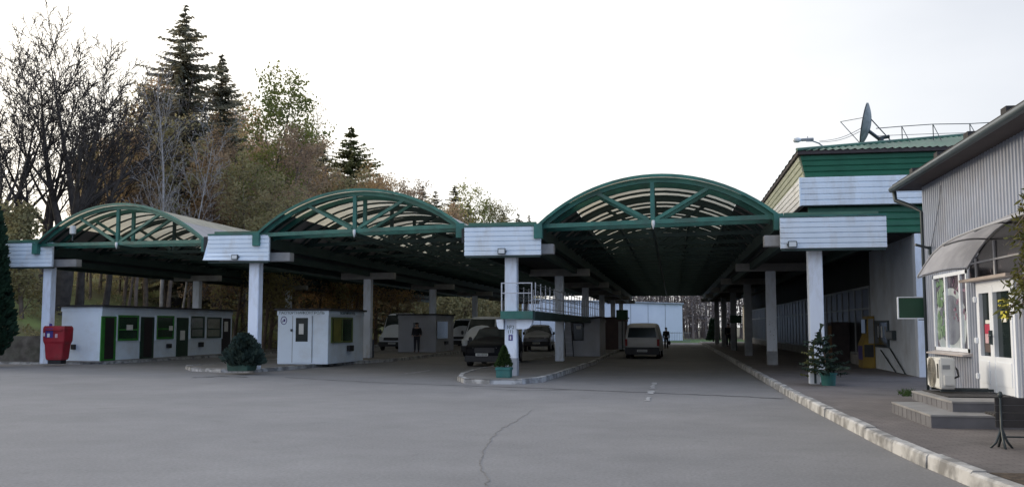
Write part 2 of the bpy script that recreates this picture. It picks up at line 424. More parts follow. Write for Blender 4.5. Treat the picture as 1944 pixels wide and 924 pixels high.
rd = MB()
rd.grid([[(x, y, .004) for x in (-60, -30, 0, 30, 60)] for y in (-40, 0, 30, 60, 100)])
road = rd.build('road', M_asphalt); tag(road, kind='structure')

# seams, cracks and paint lying on the asphalt
def strip(name, pts, wd, m, z=.009, jitter=0, seed=1):
    rnd = random.Random(seed); mb = MB(); a = []; b = []
    P = []
    for i in range(len(pts) - 1):
        for k in range(6): P.append(pts[i].lerp(pts[i + 1], k / 6))
    P.append(pts[-1])
    for i, p in enumerate(P):
        t = (P[min(i + 1, len(P) - 1)] - P[max(i - 1, 0)]); t.z = 0; t.normalize()
        n = Vector((-t.y, t.x, 0)); ww = wd * (1 + rnd.uniform(-.5, .5) * (jitter > 0)) / 2
        q = p + n * rnd.uniform(-jitter, jitter)
        a.append((q.x + n.x * ww, q.y + n.y * ww, z)); b.append((q.x - n.x * ww, q.y - n.y * ww, z))
    mb.grid([a, b]); mb.f = [tuple(reversed(f)) for f in mb.f]
    o = mb.build(name, m); tag(o, kind='structure'); return o
strip('road_seam', [G(540, 716), G(640, 722), G(740, 727), G(850, 731), G(1000, 736), G(1150, 742), G(1300, 748), G(1420, 753), G(1486, 757)], .13, M_tar, jitter=.05)
strip('road_crack', [G(1012, 778), G(985, 796), G(955, 812), G(930, 834), G(917, 862), G(912, 886), G(925, 905), G(920, 924), G(915, 960)], .017, M_crack, jitter=.03, seed=4)
strip('road_crack', [G(880, 735), G(980, 741), G(1080, 741)], .05, M_tar, jitter=.04, seed=6, z=.012)
strip('road_crack', [G(365, 717), G(420, 714), G(470, 716)], .25, M_tar, jitter=.12, seed=9, z=.013)
for a_, b_ in ((726, 738), (742, 748), (754, 761)):
    xa = 1246 - (a_ - 720) * .42; xb = 1246 - (b_ - 720) * .42
    strip('lane_marking', [G(xa, a_), G(xb, b_)], .13, M_mark, z=.014, jitter=.02, seed=a_)
strip('lane_marking', [G(758, 711), G(790, 707), G(815, 703)], .12, M_mark, z=.014, jitter=.02, seed=3)

# pavement with kerb on the right
KB = [Vector((p.x, p.y, 0)) for p in [G(1485, 746), G(1520, 767), G(1560, 789), G(1600, 810), G(1640, 831), G(1700, 863), G(1760, 892), G(1830, 924)]]
kx = KB[0].x
KB = [Vector((kx, 99, 0)), Vector((kx, 60, 0)), Vector((kx, 38, 0)), Vector((kx, 30, 0))] + KB + [KB[-1] + Vector((.35, -2.5, 0)), KB[-1] + Vector((1.2, -6, 0)), KB[-1] + Vector((3, -14, 0)), KB[-1] + Vector((6, -34, 0))]
def resample(P, step):
    out = [P[0]]; acc = 0
    for i in range(len(P) - 1):
        L = (P[i + 1] - P[i]).length; n = max(1, int(L / step))
        for k in range(1, n + 1): out.append(P[i].lerp(P[i + 1], k / n))
    return out
def smooth_pts(P, it=2):
    for _ in range(it):
        P = [P[0]] + [(P[i - 1] + P[i] * 2 + P[i + 1]) / 4 for i in range(1, len(P) - 1)] + [P[-1]]
    return P
def kerb(P, side, h, name='kerb', wd=.17, seed=0, gap=.012):
    """row of kerb stones along P (outer bottom edge); side=+1: the pavement is to the left of the walking direction"""
    rnd = random.Random(seed); mb = MB()
    for i in range(len(P) - 1):
        a, b = P[i], P[i + 1]; t = (b - a).normalized(); n = Vector((-t.y, t.x, 0)) * side
        a = a + t * gap; b = b - t * gap
        hh = h + rnd.uniform(-.012, .012); o1 = n * rnd.uniform(-.012, .012)
        ch = .025
        prof = [(0, -.05), (.012, hh - ch), (ch + .012, hh), (wd, hh), (wd, -.05)]
        vs = [a + o1 + n * u + Vector((0, 0, z)) for u, z in prof] + [b + o1 + n * u + Vector((0, 0, z)) for u, z in prof]
        k = len(prof)
        fs = [tuple(range(k)), tuple(reversed(range(k, 2 * k)))] + [(j, k + j, k + (j + 1) % k, (j + 1) % k) for j in range(k)]
        mb.add(vs, fs)
    o = mb.build(name, M_kerb); tag(o, kind='structure'); return o
KR = smooth_pts(resample(KB, 1.0), 3)
kerb(KR, 1, .165, seed=3)
inner = [KR[i] + Vector((-(KR[min(i + 1, len(KR) - 1)] - KR[max(i - 1, 0)]).y, (KR[min(i + 1, len(KR) - 1)] - KR[max(i - 1, 0)]).x, 0)).normalized() * .165 for i in range(len(KR))]
pv = MB(); pv.grid([[(p.x, p.y, .15) for p in inner], [(22, p.y, .15) for p in inner]])
o = pv.build('pavement', M_pave); tag(o, kind='structure')
bed = [G(1786, 866, .154), G(1850, 866, .154), G(1944, 868, .154), G(2080, 872, .154), G(2080, 930, .154), G(1990, 960, .154)]
# soil bed behind the kerb
ib = [p for p in inner if bed[0].y > p.y > 4]
sb = MB(); rows = []
for i, p in enumerate(ib):
    rows.append([(p.x + .03 + (6.9 - p.x) * t, p.y, .156 + (0 if j in (0, 6) or i == 0 else .05 * (mnoise.noise(Vector((t * 6, p.y * 2, 3))) + .5))) for j, t in enumerate([k / 6 for k in range(7)])])
sb.grid(rows); o = sb.build('soil_bed', M_soil, smooth=True); tag(o, kind='structure')
rnd = random.Random(5); gt = MB()
for k in range(26):                        # weeds at the joint by the steps
    c = G(rnd.uniform(1708, 1732), rnd.uniform(741, 752), .15)
    for b_ in range(9):
        a = rnd.uniform(0, 6.28); l = rnd.uniform(.05, .12); q = c + Vector((rnd.uniform(-.05, .05), rnd.uniform(-.05, .05), 0))
        gt.add([q, q + Vector((.012, 0, 0)), q + Vector((math.cos(a) * .06, math.sin(a) * .06, l))], [(0, 1, 2)])
tag(gt.build('grass_tuft', M_lawn), 'low green weeds growing at the pavement beside the grey steps', 'grass', kind='stuff')

# traffic islands under the column rows
def island(poly, h, name='traffic_island', m=M_pave, kerb_n=None):
    mb = MB(); n = len(poly)
    mb.add([(p.x, p.y, h) for p in poly], [tuple(range(n))])
    o = mb.build(name, m); tag(o, kind='structure')
    P = resample(list(poly) , 1.0); P = P[:kerb_n] if kerb_n else P
    kerb(P, 1, h + .01, 'island_kerb', seed=n)
M_island = mat('island_paving', (.20, .19, .18), (.14, .135, .13), scale=1.2, rough=.9, dirt=(.09, .09, .085), dscale=.6)
def V2(p): return Vector((p.x, p.y, 0))
i3 = [Vector((-6.3, 97, 0)), Vector((-6.3, 50, 0)), V2(G(905, 706)), V2(G(873, 716)), V2(G(868, 722)), V2(G(880, 727)), V2(G(930, 729)), V2(G(990, 729)), V2(G(1030, 725)), V2(G(1056, 717)), V2(G(1128, 692)), Vector((-3.55, 60, 0)), Vector((-3.55, 97, 0))]
island(i3, .14, m=M_island)
i2 = [Vector((-17.6, 97, 0)), V2(G(352, 700)), V2(G(362, 704)), V2(G(420, 707)), V2(G(480, 707)), V2(G(560, 701)), V2(G(625, 694)), Vector((-13.2, 44, 0)), Vector((-13.2, 97, 0))]
island(i2, .13, m=M_island)
i1 = [Vector((-60, 35.6, 0)), V2(G(60, 691)), V2(G(200, 691)), Vector((-24.6, 41, 0)), Vector((-24.6, 97, 0)), Vector((-28.3, 97, 0)), Vector((-28.3, 38.9, 0)), Vector((-60, 38.9, 0))]
island(i1, .10, m=M_island, kerb_n=80)

# ------------------------------------------------------------------ the canopy: vaults, flat strips, columns
LEN = 66.0
VA = [dict(eL=-26.4, eR=-16.7, dL=36.1, dR=32.2, zL=5.09, zR=4.76, za=6.44),
      dict(eL=-14.5, eR=-6.57, dL=31.7, dR=29.3, zL=4.90, zR=4.84, za=6.22),
      dict(eL=-4.03, eR=2.94, dL=28.9, dR=27.3, zL=4.74, zR=4.72, za=6.06)]
def arcpt(V, u, v, dz=0.0):
    s = (u + 1) / 2
    e_ = V['eL'] + (V['eR'] - V['eL']) * s; d_ = V['dL'] + (V['dR'] - V['dL']) * s
    zb = V['zL'] + (V['zR'] - V['zL']) * s; zm = (V['zL'] + V['zR']) / 2
    half = math.hypot(V['eR'] - V['eL'], V['dR'] - V['dL']) / 2; h = V['za'] - zm
    R = (half * half + h * h) / (2 * h)
    return Vector((e_, d_ + v, zb + math.sqrt(max(0, R * R - (u * half) ** 2)) - (R - h) + dz))
def chordpt(V, u, v, dz=0.0):
    s = (u + 1) / 2
    return Vector((V['eL'] + (V['eR'] - V['eL']) * s, V['dL'] + (V['dR'] - V['dL']) * s + v, V['zL'] + (V['zR'] - V['zL']) * s + dz))
def arcbar(mb, V, v, wd, ht, dz=0, n=22, u0=-1, u1=1):
    P = [arcpt(V, u0 + (u1 - u0) * i / n, v, dz) for i in range(n + 1)]
    rows = []
    for i, p in enumerate(P):
        t = (P[min(i + 1, n)] - P[max(i - 1, 0)]).normalized(); side = Vector((0, 1, 0)); up = side.cross(t) * -1
        if up.z < 0: up = -up
        rows.append([p - side * wd / 2 - up * ht / 2, p + side * wd / 2 - up * ht / 2, p + side * wd / 2 + up * ht / 2, p - side * wd / 2 + up * ht / 2])
    vs = [q for r in rows for q in r]; fs = [(0, 1, 2, 3), (n * 4 + 3, n * 4 + 2, n * 4 + 1, n * 4)]
    for i in range(n):
        for k in range(4):
            k2 = (k + 1) % 4; fs.append((i * 4 + k, (i + 1) * 4 + k, (i + 1) * 4 + k2, i * 4 + k2))
    mb.add(vs, fs)
VLAB = ['leftmost and farthest barrel vault roof, grey sheet flank showing beside the wooded slope',
        'middle barrel vault roof with pale cream panels, above the small white lone booth',
        'rightmost and widest-looking barrel vault roof, over the lane with the beige van']
for vi, V in enumerate(VA):
    base = chordpt(V, 0, 0); base.z = 0
    T = thing('vaulted_roof', base, VLAB[vi], 'vaulted roof', group='barrel vault roofs of the checkpoint canopy')
    offs = [0, 1.07] + [4.28, 7.49, 10.7] + [10.7 + 2.14 * k for k in range(1, 27)]  # deeper trusses set closer together, extra ones added to darken the vault
    for ti, v in enumerate(offs):
        first = ti == 0
        M_ = M_teal if ti < 2 else M_dgreen  # trusses behind the front pair: under-roof shade put into a darker green
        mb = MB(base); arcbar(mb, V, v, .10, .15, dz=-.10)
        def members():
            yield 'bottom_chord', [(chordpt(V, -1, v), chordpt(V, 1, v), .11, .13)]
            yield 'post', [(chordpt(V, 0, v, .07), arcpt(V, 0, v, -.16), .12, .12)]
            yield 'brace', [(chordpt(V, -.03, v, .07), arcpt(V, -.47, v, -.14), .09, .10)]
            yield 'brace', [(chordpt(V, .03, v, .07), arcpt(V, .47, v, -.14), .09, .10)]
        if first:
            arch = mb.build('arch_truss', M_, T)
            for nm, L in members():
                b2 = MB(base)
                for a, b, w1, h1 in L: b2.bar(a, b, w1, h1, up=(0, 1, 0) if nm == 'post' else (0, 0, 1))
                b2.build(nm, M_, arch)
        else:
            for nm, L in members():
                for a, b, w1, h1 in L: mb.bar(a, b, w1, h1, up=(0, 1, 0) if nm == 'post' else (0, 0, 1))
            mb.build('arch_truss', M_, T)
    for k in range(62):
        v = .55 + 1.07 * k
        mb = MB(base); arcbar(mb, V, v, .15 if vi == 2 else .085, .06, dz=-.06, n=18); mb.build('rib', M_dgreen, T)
    for u0, u1, nm, M_ in ((-.72, .72, 'translucent_sheet', M_sheet), (-1.03, -.722, 'flank_sheet', M_flank), (.722, 1.03, 'flank_sheet', M_flank)):
        mb = MB(base); n = 20 if nm[0] == 't' else 6; rows = []
        for i in range(n + 1):
            u = u0 + (u1 - u0) * i / n
            rows.append([arcpt(V, max(-1, min(1, u)), -.22 + (LEN + .4) * j / 66, .0) + Vector((max(0, abs(u) - 1) * 4 * (1 if u > 0 else -1), 0, -max(0, abs(u) - 1) * 1.8)) for j in range(67)])
        mb.grid(rows); mb.build(nm, M_, T, smooth=True)
    for u in (-.62, -.31, .31, .62):  # invented bars, added to block light deep in the vault
        a = chordpt(V, u, 1.2, .10); b = chordpt(V, u, LEN, .10); mb = MB(base); mb.bar(a, b, .07, .09); mb.build('light_blocking_tie', M_dgreen, T)
    # front verge strip, eave beams, end plates
    mb = MB(base); arcbar(mb, V, -.24, .05, .09, dz=.01, n=24); mb.build('verge_trim', M_teal, T)
    for u in (-1, 1):
        p = chordpt(V, u, 0)
        box_part('eave_beam', M_dgreen, T, p.x - .10, p.x + .10, p.y, p.y + LEN, p.z - .40, p.z - .02, off=base)
        box_part('end_plate', M_teal, T, p.x - .13, p.x + .13, p.y - .30, p.y - .004, p.z - .40, p.z + .06, bevel=.01, off=base)
    # tie beam along the ridge line
    a = chordpt(V, 0, 0, .0); mb = MB(base); mb.bar(a + Vector((0, .1, -.12)), a + Vector((0, LEN, -.12)), .08, .12); mb.build('ridge_tie', M_dgreen, T)
    # small white fitting at the truss node
    f = thing('node_lamp', a + Vector((.02, -.09, -.06)), ['small white lamp under the truss node of the leftmost vault', 'small white lamp under the truss node of the middle vault', 'small white lamp under the truss node of the rightmost vault'][vi], 'lamp', group='small lamps on the truss nodes')
    m1 = MB(); m1.lathe([(.02, .10), (.05, .08), (.055, -.02), (.03, -.10), (.012, -.17)], 0, -.02, 10); m1.build('shade', M_plate, f, smooth=True)

ROWS = [dict(e=-26.2, d=36.6, z=4.19, s=12.8, pe=(-28.2, -26.1), y=(462, 507), name='row at the wooded slope'),
        dict(e=-14.77, d=32.1, z=3.98, s=12.8, name='row between left and middle vaults'),
        dict(e=-4.96, d=29.28, z=3.90, s=12.8, name='row under the green platform'),
        dict(e=3.89, d=27.23, z=3.87, s=12.0, name='row along the right pavement')]
PX = [(-10, 100, 461, 507), (395, 511, 446, 496), (882, 1027, 430, 485), (1481, 1683, 411, 471)]
STRIP_E = [(-28.6, -26.5), (-16.6, -14.6), (-6.47, -4.13), (3.04, 5.6)]
LOW = ['far left', 'second', 'third', 'right-hand']
STRIPLAB = ['flat canopy strip with white ribbed fascia at the wooded slope, partly behind the dark thuja',
            'flat canopy strip whose white ribbed fascia has a torn bottom corner',
            'flat canopy strip with white ribbed fascia between the middle and rightmost vaults',
            'flat canopy strip with the longest white ribbed fascia, beside the green-topped building']
COLLAB = [['white column behind the red bin', 'dim white column behind the long row of booths', 'third column back in the row by the wooded slope', 'fourth column back in the row by the wooded slope'],
          ['white column beside the bushy potted spruce', 'dim white column beside the white high-roof van', 'third column back behind the worn white booth', 'fourth column back in the row between left and middle vaults', 'fifth column back in the row between left and middle vaults', 'farthest column in the row between left and middle vaults'],
          ['white column with painted marks standing through the green platform', 'grey column beside the ladder at the platform', 'third column back behind the booth with ladder', 'fourth column back along the green platform row', 'fifth column back along the green platform row', 'farthest column of the green platform row'],
          ['bright white column behind the potted spruce on the pavement', 'second column back along the right pavement', 'third column back along the right pavement', 'fourth column back along the right pavement, with green sign', 'fifth column back along the right pavement', 'farthest column along the right pavement']]
def siding_profile(y, z0, z1, n, depth=.035):
    """zig-zag profile of n lapped planks facing -Y, as (y, z) pairs from bottom to top"""
    P = []; h = (z1 - z0) / n
    for k in range(n):
        a = z0 + k * h
        P += [(y, a + .001), (y - depth, a + h * .10), (y - depth, a + h * .80), (y, a + h * .93), (y, a + h - .001)]
    return P
def ribbed_panel(mb, e0, e1, y, z0, z1, n, th=.08):
    P = siding_profile(y, z0, z1, n)
    k = len(P)
    # full outline closed at the back
    poly0 = [(e0, a, b) for a, b in P]; poly1 = [(e1, a, b) for a, b in P]
    back0 = [(e0, y + th, z0), (e0, y + th, z1)]; back1 = [(e1, y + th, z0), (e1, y + th, z1)]
    vs = poly0 + poly1 + back0 + back1; fs = []
    for i in range(k - 1): fs.append((i, k + i, k + i + 1, i + 1))
    b0, t0, b1, t1 = 2 * k, 2 * k + 1, 2 * k + 2, 2 * k + 3
    fs += [(b0, t0, t1, b1), (0, b0, b1, k), (k - 1, 2 * k - 1, t1, t0)]
    fs += [tuple([b0] + list(range(k)) + [t0]), tuple([t1] + list(reversed(range(k, 2 * k))) + [b1])]
    mb.add(vs, fs)
for ri, R in enumerate(ROWS):
    e0, e1 = STRIP_E[ri]; front = R['d'] - .55
    px = PX[ri]
    pa = PD(px[0], (px[2] + px[3]) / 2, front); pb = PD(px[1], (px[2] + px[3]) / 2, front)
    zt = PD((px[0] + px[1]) / 2, px[2], front).z; zb = PD((px[0] + px[1]) / 2, px[3], front).z
    base = Vector((R['e'], R['d'], 0))
    T = thing('flat_canopy', base, STRIPLAB[ri], 'canopy', group='flat strips of the checkpoint canopy')
    length = LEN if ri < 3 else 62
    box_part('deck', M_deck, T, e0, e1, front + .1, front + length, zb + .42, zt - .03, off=base)
    for x_ in (e0 + .12, e1 - .12):
        box_part('deck_beam', M_dgreen, T, x_ - .09, x_ + .09, front + .25, front + length - .1, zb + .16, zb + .416, off=base)
    mb = MB(base)
    if ri == 1:      # torn lower left corner: lowest planks kick out and lift
        ribbed_panel(mb, pa.x, pb.x, front, zb, zt, 6)
        for i, v in enumerate(mb.v):
            wx, wy, wz = v[0] + base.x, v[1] + base.y, v[2]
            s = max(0, 1 - (wx - pa.x) / 1.0) * max(0, 1 - (wz - zb) / .32)
            mb.v[i] = (v[0] - .13 * s, v[1] - .12 * s, v[2] + .06 * s * (1 + math.sin(wx * 9)))
    else:
        ribbed_panel(mb, pa.x, pb.x, front, zb, zt, 6)
    mb.build('fascia_panel', M_white, T)
    box_part('fascia_flashing', M_teal, T, pa.x - .01, pb.x + .005, front - .045, front + .09, zt + .003, zt + .05, off=base)
    box_part('roof_kerb', M_roofgreen, T, max(e0, pa.x) + .05, e1 - .02, front + .35, front + .47, zt - .02, zt + .17, off=base)
    box_part('soffit_trim', M_dgreen, T, pa.x + .03, pb.x - .03, front - .01, front + .2, zb - .055, zb - .003, off=base)
    for k in range(6 if ri else 4):
        y = R['d'] + k * R['s']
        p = Vector((R['e'], y, .10 if ri == 0 else .14))
        C = thing('column', p, COLLAB[ri][k], 'column', group='white columns carrying the checkpoint canopy')
        hw = .188; zt_ = R['z']
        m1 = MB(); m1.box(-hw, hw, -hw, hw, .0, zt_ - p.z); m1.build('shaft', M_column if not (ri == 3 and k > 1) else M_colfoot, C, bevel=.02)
        if (ri, k) in ((2, 0), (3, 1)): m1 = MB(); m1.box(-hw - .012, hw + .012, -hw - .012, hw + .012, 0, .55); m1.build('foot_band', M_colfoot, C, bevel=.01)
        m1 = MB(); m1.box(-1.35, 1.35, -.19, .19, zt_ - p.z + .002, zt_ - p.z + .31); m1.build('cross_beam', M_concrete, C, bevel=.012)
        if ri == 2 and k == 0:               # stencilled marks on the shaft
            R1 = ROT_FRONT
            t = text_mesh('stencil_mark', '№2', .15, M_ink, C, (0.0, -hw - .004, PD(968, 621, y - hw).z - p.z), R1, .002)
            t = text_mesh('stencil_mark', '(1)', .15, M_ink, C, (0.0, -hw - .004, PD(968, 629, y - hw).z - p.z), R1, .002)
            z1 = PD(968, 646, y - hw).z - p.z; z2 = PD(968, 635, y - hw).z - p.z
            m2 = MB(); m2.box(-.065, .065, -hw - .012, -hw - .001, z1, z2); mk = m2.build('sign_plate', M_blue, C)
            m2 = MB(); m2.box(-.022, .022, -hw - .017, -hw - .0125, z1 + .03, z2 - .04); m2.build('symbol', M_paper, mk)
        if ri == 3 and k in (0, 1):
            m2 = MB(); rr = random.Random(k)
            for q in range(14):
                xx = rr.uniform(-.12, .12); zz = rr.uniform(1.05, 1.35) if k == 0 else rr.uniform(1.0, 1.7)
                m2.box(xx - .012, xx + .012, -hw - .006, -hw - .001, zz, zz + rr.uniform(.01, .035))
            m2.build('scribble', M_colfoot, C)
    if ri in (1, 2, 3):
        cx_ = {1: 447, 2: 953, 3: 1504}[ri]; cy_ = {1: 488, 2: 477, 3: 464}[ri]
        q = PD(cx_, cy_, front - .09)
        F = thing('floodlight', q, ['', 'small floodlight on the fascia with the torn corner', 'small floodlight on the fascia above the column with marks', 'small floodlight on the longest fascia at the right'][ri], 'floodlight', group='floodlights on the fascias')
        m1 = MB(); m1.box(-.12, .12, -.10, .0, -.09, .09); m1.build('housing', M_gutter, F, bevel=.012)
        m1 = MB(); m1.box(-.095, .095, -.104, -.101, -.065, .065); m1.build('lens', M_lens, F)
        m1 = MB(); m1.bar((-.13, -.03, 0), (-.13, .05, .0), .015, .03); m1.bar((.13, -.03, 0), (.13, .05, 0), .015, .03); m1.bar((-.13, .045, 0), (.13, .045, 0), .02, .02); m1.build('bracket', M_gutter, F)
# white cylinder lamp standing at the leftmost vault front
q = PD(138, 447, 35.2)
F = thing('beacon_lamp', q, 'white upright cylinder lamp in front of the leftmost vault arch', 'lamp')
m1 = MB(); m1.lathe([(.10, .06), (.125, .08), (.125, .38), (.10, .40)], 0, 0, 14); m1.build('shade', M_plate, F, smooth=False)
m1 = MB(); m1.lathe([(.03, -.22), (.03, 0), (.08, .02), (.08, .058)], 0, 0, 10); m1.bar((0, 0, -.2), (0, 1.0, -.2), .03, .03); m1.build('base', M_gutter, F)

# raised inspection platform along the third column row
p0 = PD(950, 598, 28.75); p1 = PD(1011, 598, 28.75)
ex0, ex1 = p0.x, p1.x; zt = PD(980, 590, 28.75).z; zb = PD(980, 605, 28.75).z
base = Vector((ROWS[2]['e'], 28.75, 0))
T = thing('inspection_platform', base, 'raised green inspection platform with thin grey railings through the third column row', 'platform')
box_part('deck', M_teal, T, ex0, ex1, 28.75, 58, zb, zt, off=base)
box_part('girder', M_dgreen, T, ex1 + .002, ex1 + .06, 28.85, 58, zb - .03, zt - .02, off=base)
m1 = MB(base)
zr = PD(980, 537, 28.8).z; zm = (zt + zr) / 2 + .12
for z_ in (zr, zm): m1.bar((ex0 + .03, 28.8, z_), (ex1 - .03, 28.8, z_), .03, .03)
for x_ in (ex0 + .03, ex1 - .03): m1.bar((x_, 28.8, zt), (x_, 28.8, zr + .015), .035, .035, up=(0, 1, 0))
m1.build('railing', M_steel, T)
for x_ in (ex0 + .03, ex1 - .03):
    m1 = MB(base)
    for z_ in (zr - .02, zm - .02, zt + .12): m1.bar((x_, 29.6, z_), (x_, 57.8, z_), .022, .022)
    for k in range(24): m1.bar((x_, 29.6 + 1.2 * k, zt - .01), (x_, 29.6 + 1.2 * k, zr + .05), .03, .03, up=(0, 1, 0))
    m1.build('railing', M_steel, T)
for x_, wd in ((ROWS[2]['e'] - .205, -.22), (ROWS[2]['e'] + .205, .50)):
    poly = []; n = 8
    for i in range(n + 1):
        a = math.pi / 2 * i / n
        poly.append((x_ + wd * (.55 + .45 * math.cos(a)), 28.95, zb - .01 - .30 * math.sin(a)))
    poly += [(x_, 28.95, zb - .31), (x_, 28.95, zb - .01)]
    m1 = MB(base); m1.prism(poly, (0, .3, 0)); m1.build('bracket', M_column, T)
for k in range(1, 3):
    for x_ in (ex0 + .1,):
        pass

# ------------------------------------------------------------------ booths
def booth(name, label, e0, e1, d0, d1, z0, z1, M_, group='white checkpoint booths under the canopy', roof=.09, over=.12):
    base = Vector(((e0 + e1) / 2, (d0 + d1) / 2, z0))
    T = thing(name, base, label, 'booth', group=group)
    box_part('wall', M_, T, e0, e1, d0, d1, z0, z1, bevel=.015, off=base)
    box_part('fascia_band', M_, T, e0 - .03, e1 + .03, d0 - .03, d1 + .03, z1 - .20, z1 + .003, bevel=.01, off=base)
    box_part('roof', M_roofdark, T, e0 - over, e1 + over, d0 - over, d1 + over, z1 + .005, z1 + roof, off=base)
    return T, base
# long row of booths at the left
nc = G(190, 687, .10); be, bd = nc.x, nc.y
ztop = PE(190, 582, be).z; dend = PE(440, 640, be).y
T, base = booth('booth_row', 'long low white booth with four dark doors and green-framed windows by the slope', be - 1.95, be, bd, dend, .10, ztop, M_booth, over=.2)
sx_ = be + .002
def side_rect(x0, x1, y0, y1, e_):       # pixel box on the plane X = e_
    a = PE(x0, (y0 + y1) / 2, e_).y; b = PE(x1, (y0 + y1) / 2, e_).y
    return a, b, PE((x0 + x1) / 2, y1, e_).z, PE((x0 + x1) / 2, y0, e_).z
for x0, x1, mt, fr, lab in ((191, 219, M_doordark, M_brightgreen, 'dark doorway in a bright green frame'), (266, 291, M_doordark, M_doorgreen, None), (335, 356, M_doorgreen, M_doorgreen, None), (421, 436, M_doordark, M_doordark, None)):
    a, b, _, _ = side_rect(x0, x1, 600, 650, be)
    D = MB(base); D.box(be + .002, be + .05, a, b, .14, 2.12)
    dd = D.build('door', fr, T, label=lab)
    D = MB(base); D.box(be + .051, be + .056, a + .22 * (b - a), b - .16 * (b - a), .22, 2.06); D.build('door_leaf', mt, dd)
for x0, x1, y0, y1 in ((222, 262, 598, 646), (296, 329, 599, 643), (361, 387, 600, 641), (391, 419, 602, 641)):
    a, b, zl, zh = side_rect(x0, x1, y0, y1, be)
    D = MB(base); t_ = .09
    D.box(be + .002, be + .05, a, b, zl, zl + t_); D.box(be + .002, be + .05, a, b, zh - t_, zh); D.box(be + .002, be + .05, a, a + t_, zl + t_, zh - t_); D.box(be + .002, be + .05, b - t_, b, zl + t_, zh - t_)
    D.box(be + .002, be + .045, a + t_, b - t_, zl + .40 * (zh - zl), zl + .46 * (zh - zl))
    wi = D.build('window', M_brightgreen if x0 < 300 else M_doorgreen, T)
    D = MB(base); D.box(be + .003, be + .02, a + t_, b - t_, zl + t_, zh - t_); D.build('pane', M_glassgreen, wi)
    D = MB(base); D.box(be + .0, be + .06, a - .12, a - .02, zl - .05, 2.2); D.box(be, be + .06, b + .02, b + .12, zl - .05, 2.2); D.build('trim', M_booth, T)
for x0, x1, y0, y1 in ((238, 250, 616, 626), (319, 326, 618, 627), (340, 349, 627, 645), (424, 431, 610, 629)):
    a, b, zl, zh = side_rect(x0, x1, y0, y1, be)
    D = MB(base); D.box(be + .057, be + .062, a, b, zl, zh); D.build('notice', M_paper, T)
for x0, x1, y0, y1 in ((315, 321, 652, 660), (376, 382, 649, 658)):
    a, b, zl, zh = side_rect(x0, x1, y0, y1, be)
    D = MB(base); D.box(be + .002, be + .16, a, b, zl, zh); D.build('switch_box', M_black, T, bevel=.01)
q = PD(141, 658, bd); D = MB(base); D.box(q.x - .09, q.x + .09, bd - .14, bd - .002, q.z - .11, q.z + .11); D.build('switch_box', M_black, T, bevel=.01)
D = MB(base); D.box(be - 2.0, be + .05, bd - .05, dend, .10, .16); D.build('plinth', M_concrete, T)

# lone white booth
nc = G(622, 691, .13); e1_, d0_ = nc.x, nc.y
e0_ = PD(527, 640, d0_).x; zt_ = PD(622, 589, d0_).z; d1_ = PE(690, 630, e1_).y
T, base = booth('booth', 'small bright white lone booth with lettered fascia and half-glazed door', e0_, e1_, d0_, d1_, .13, zt_, M_booth)
def front_rect(x0, x1, y0, y1, d_):
    return PD(x0, (y0 + y1) / 2, d_).x, PD(x1, (y0 + y1) / 2, d_).x, PD((x0 + x1) / 2, y1, d_).z, PD((x0 + x1) / 2, y0, d_).z
a, b, zl, zh = front_rect(556, 592, 599, 688, d0_)
D = MB(base); D.box(a, b, d0_ - .03, d0_ - .002, zl, zh); dd = D.build('door', M_booth, T, bevel=.006)
D = MB(base)
for q in ((a - .03, a - .003), (b + .003, b + .03)): D.box(q[0], q[1], d0_ - .02, d0_ - .002, zl, zh)
D.build('door_gap', M_colfoot, T)
a2, b2, zl2, zh2 = front_rect(562, 585, 603, 648, d0_)
D = MB(base); D.box(a2, b2, d0_ - .034, d0_ - .031, zl2, zh2); D.build('door_glass', M_glass, dd)
a2, b2, zl2, zh2 = front_rect(568, 577, 614, 634, d0_)
D = MB(base); D.box(a2, b2, d0_ - .039, d0_ - .035, zl2, zh2); D.build('notice', M_paper, dd)
q = PD(554, 626, d0_); D = MB(base); D.box(q.x - .03, q.x + .05, d0_ - .07, d0_ - .03, q.z - .06, q.z + .04); D.build('handle', M_gutter, dd)
q = PD(539, 608, d0_)
D = MB(base); n = 20
ring = [(math.cos(6.2832 * i / n), math.sin(6.2832 * i / n)) for i in range(n)]
for i in range(n):
    j = (i + 1) % n
    D.add([(q.x + ring[i][0] * .14, d0_ - .004, q.z + ring[i][1] * .17), (q.x + ring[j][0] * .14, d0_ - .004, q.z + ring[j][1] * .17), (q.x + ring[j][0] * .11, d0_ - .004, q.z + ring[j][1] * .14), (q.x + ring[i][0] * .11, d0_ - .004, q.z + ring[i][1] * .14)], [(0, 1, 2, 3)])
D.box(q.x - .015, q.x + .06, d0_ - .006, d0_ - .002, q.z - .05, q.z + .06); D.box(q.x - .06, q.x - .03, d0_ - .006, d0_ - .002, q.z - .08, q.z + .01)
D.build('emblem', M_blue, T)
zf = zt_ - .10
text_mesh('fascia_lettering', 'ПАСПОРТНИЙ', .150, M_ink, T, Vector((e0_ + (e1_ - e0_) * .27, d0_ - .034, zf)) - base, ROT_FRONT, .003)
text_mesh('fascia_lettering', 'КОНТРОЛЬ', .165, M_ink, T, Vector((e0_ + (e1_ - e0_) * .72, d0_ - .034, zf)) - base, ROT_FRONT, .003)
text_mesh('fascia_lettering', 'ПАСПОРТНИЙ КОНТРОЛЬ', .15, M_ink, T, Vector((e1_ + .034, d0_ + (d1_ - d0_) * .5, zf)) - base, ROT_RIGHT, .003)
a, b, zl, zh = side_rect(628, 668, 602, 650, e1_)
D = MB(base); t_ = .07
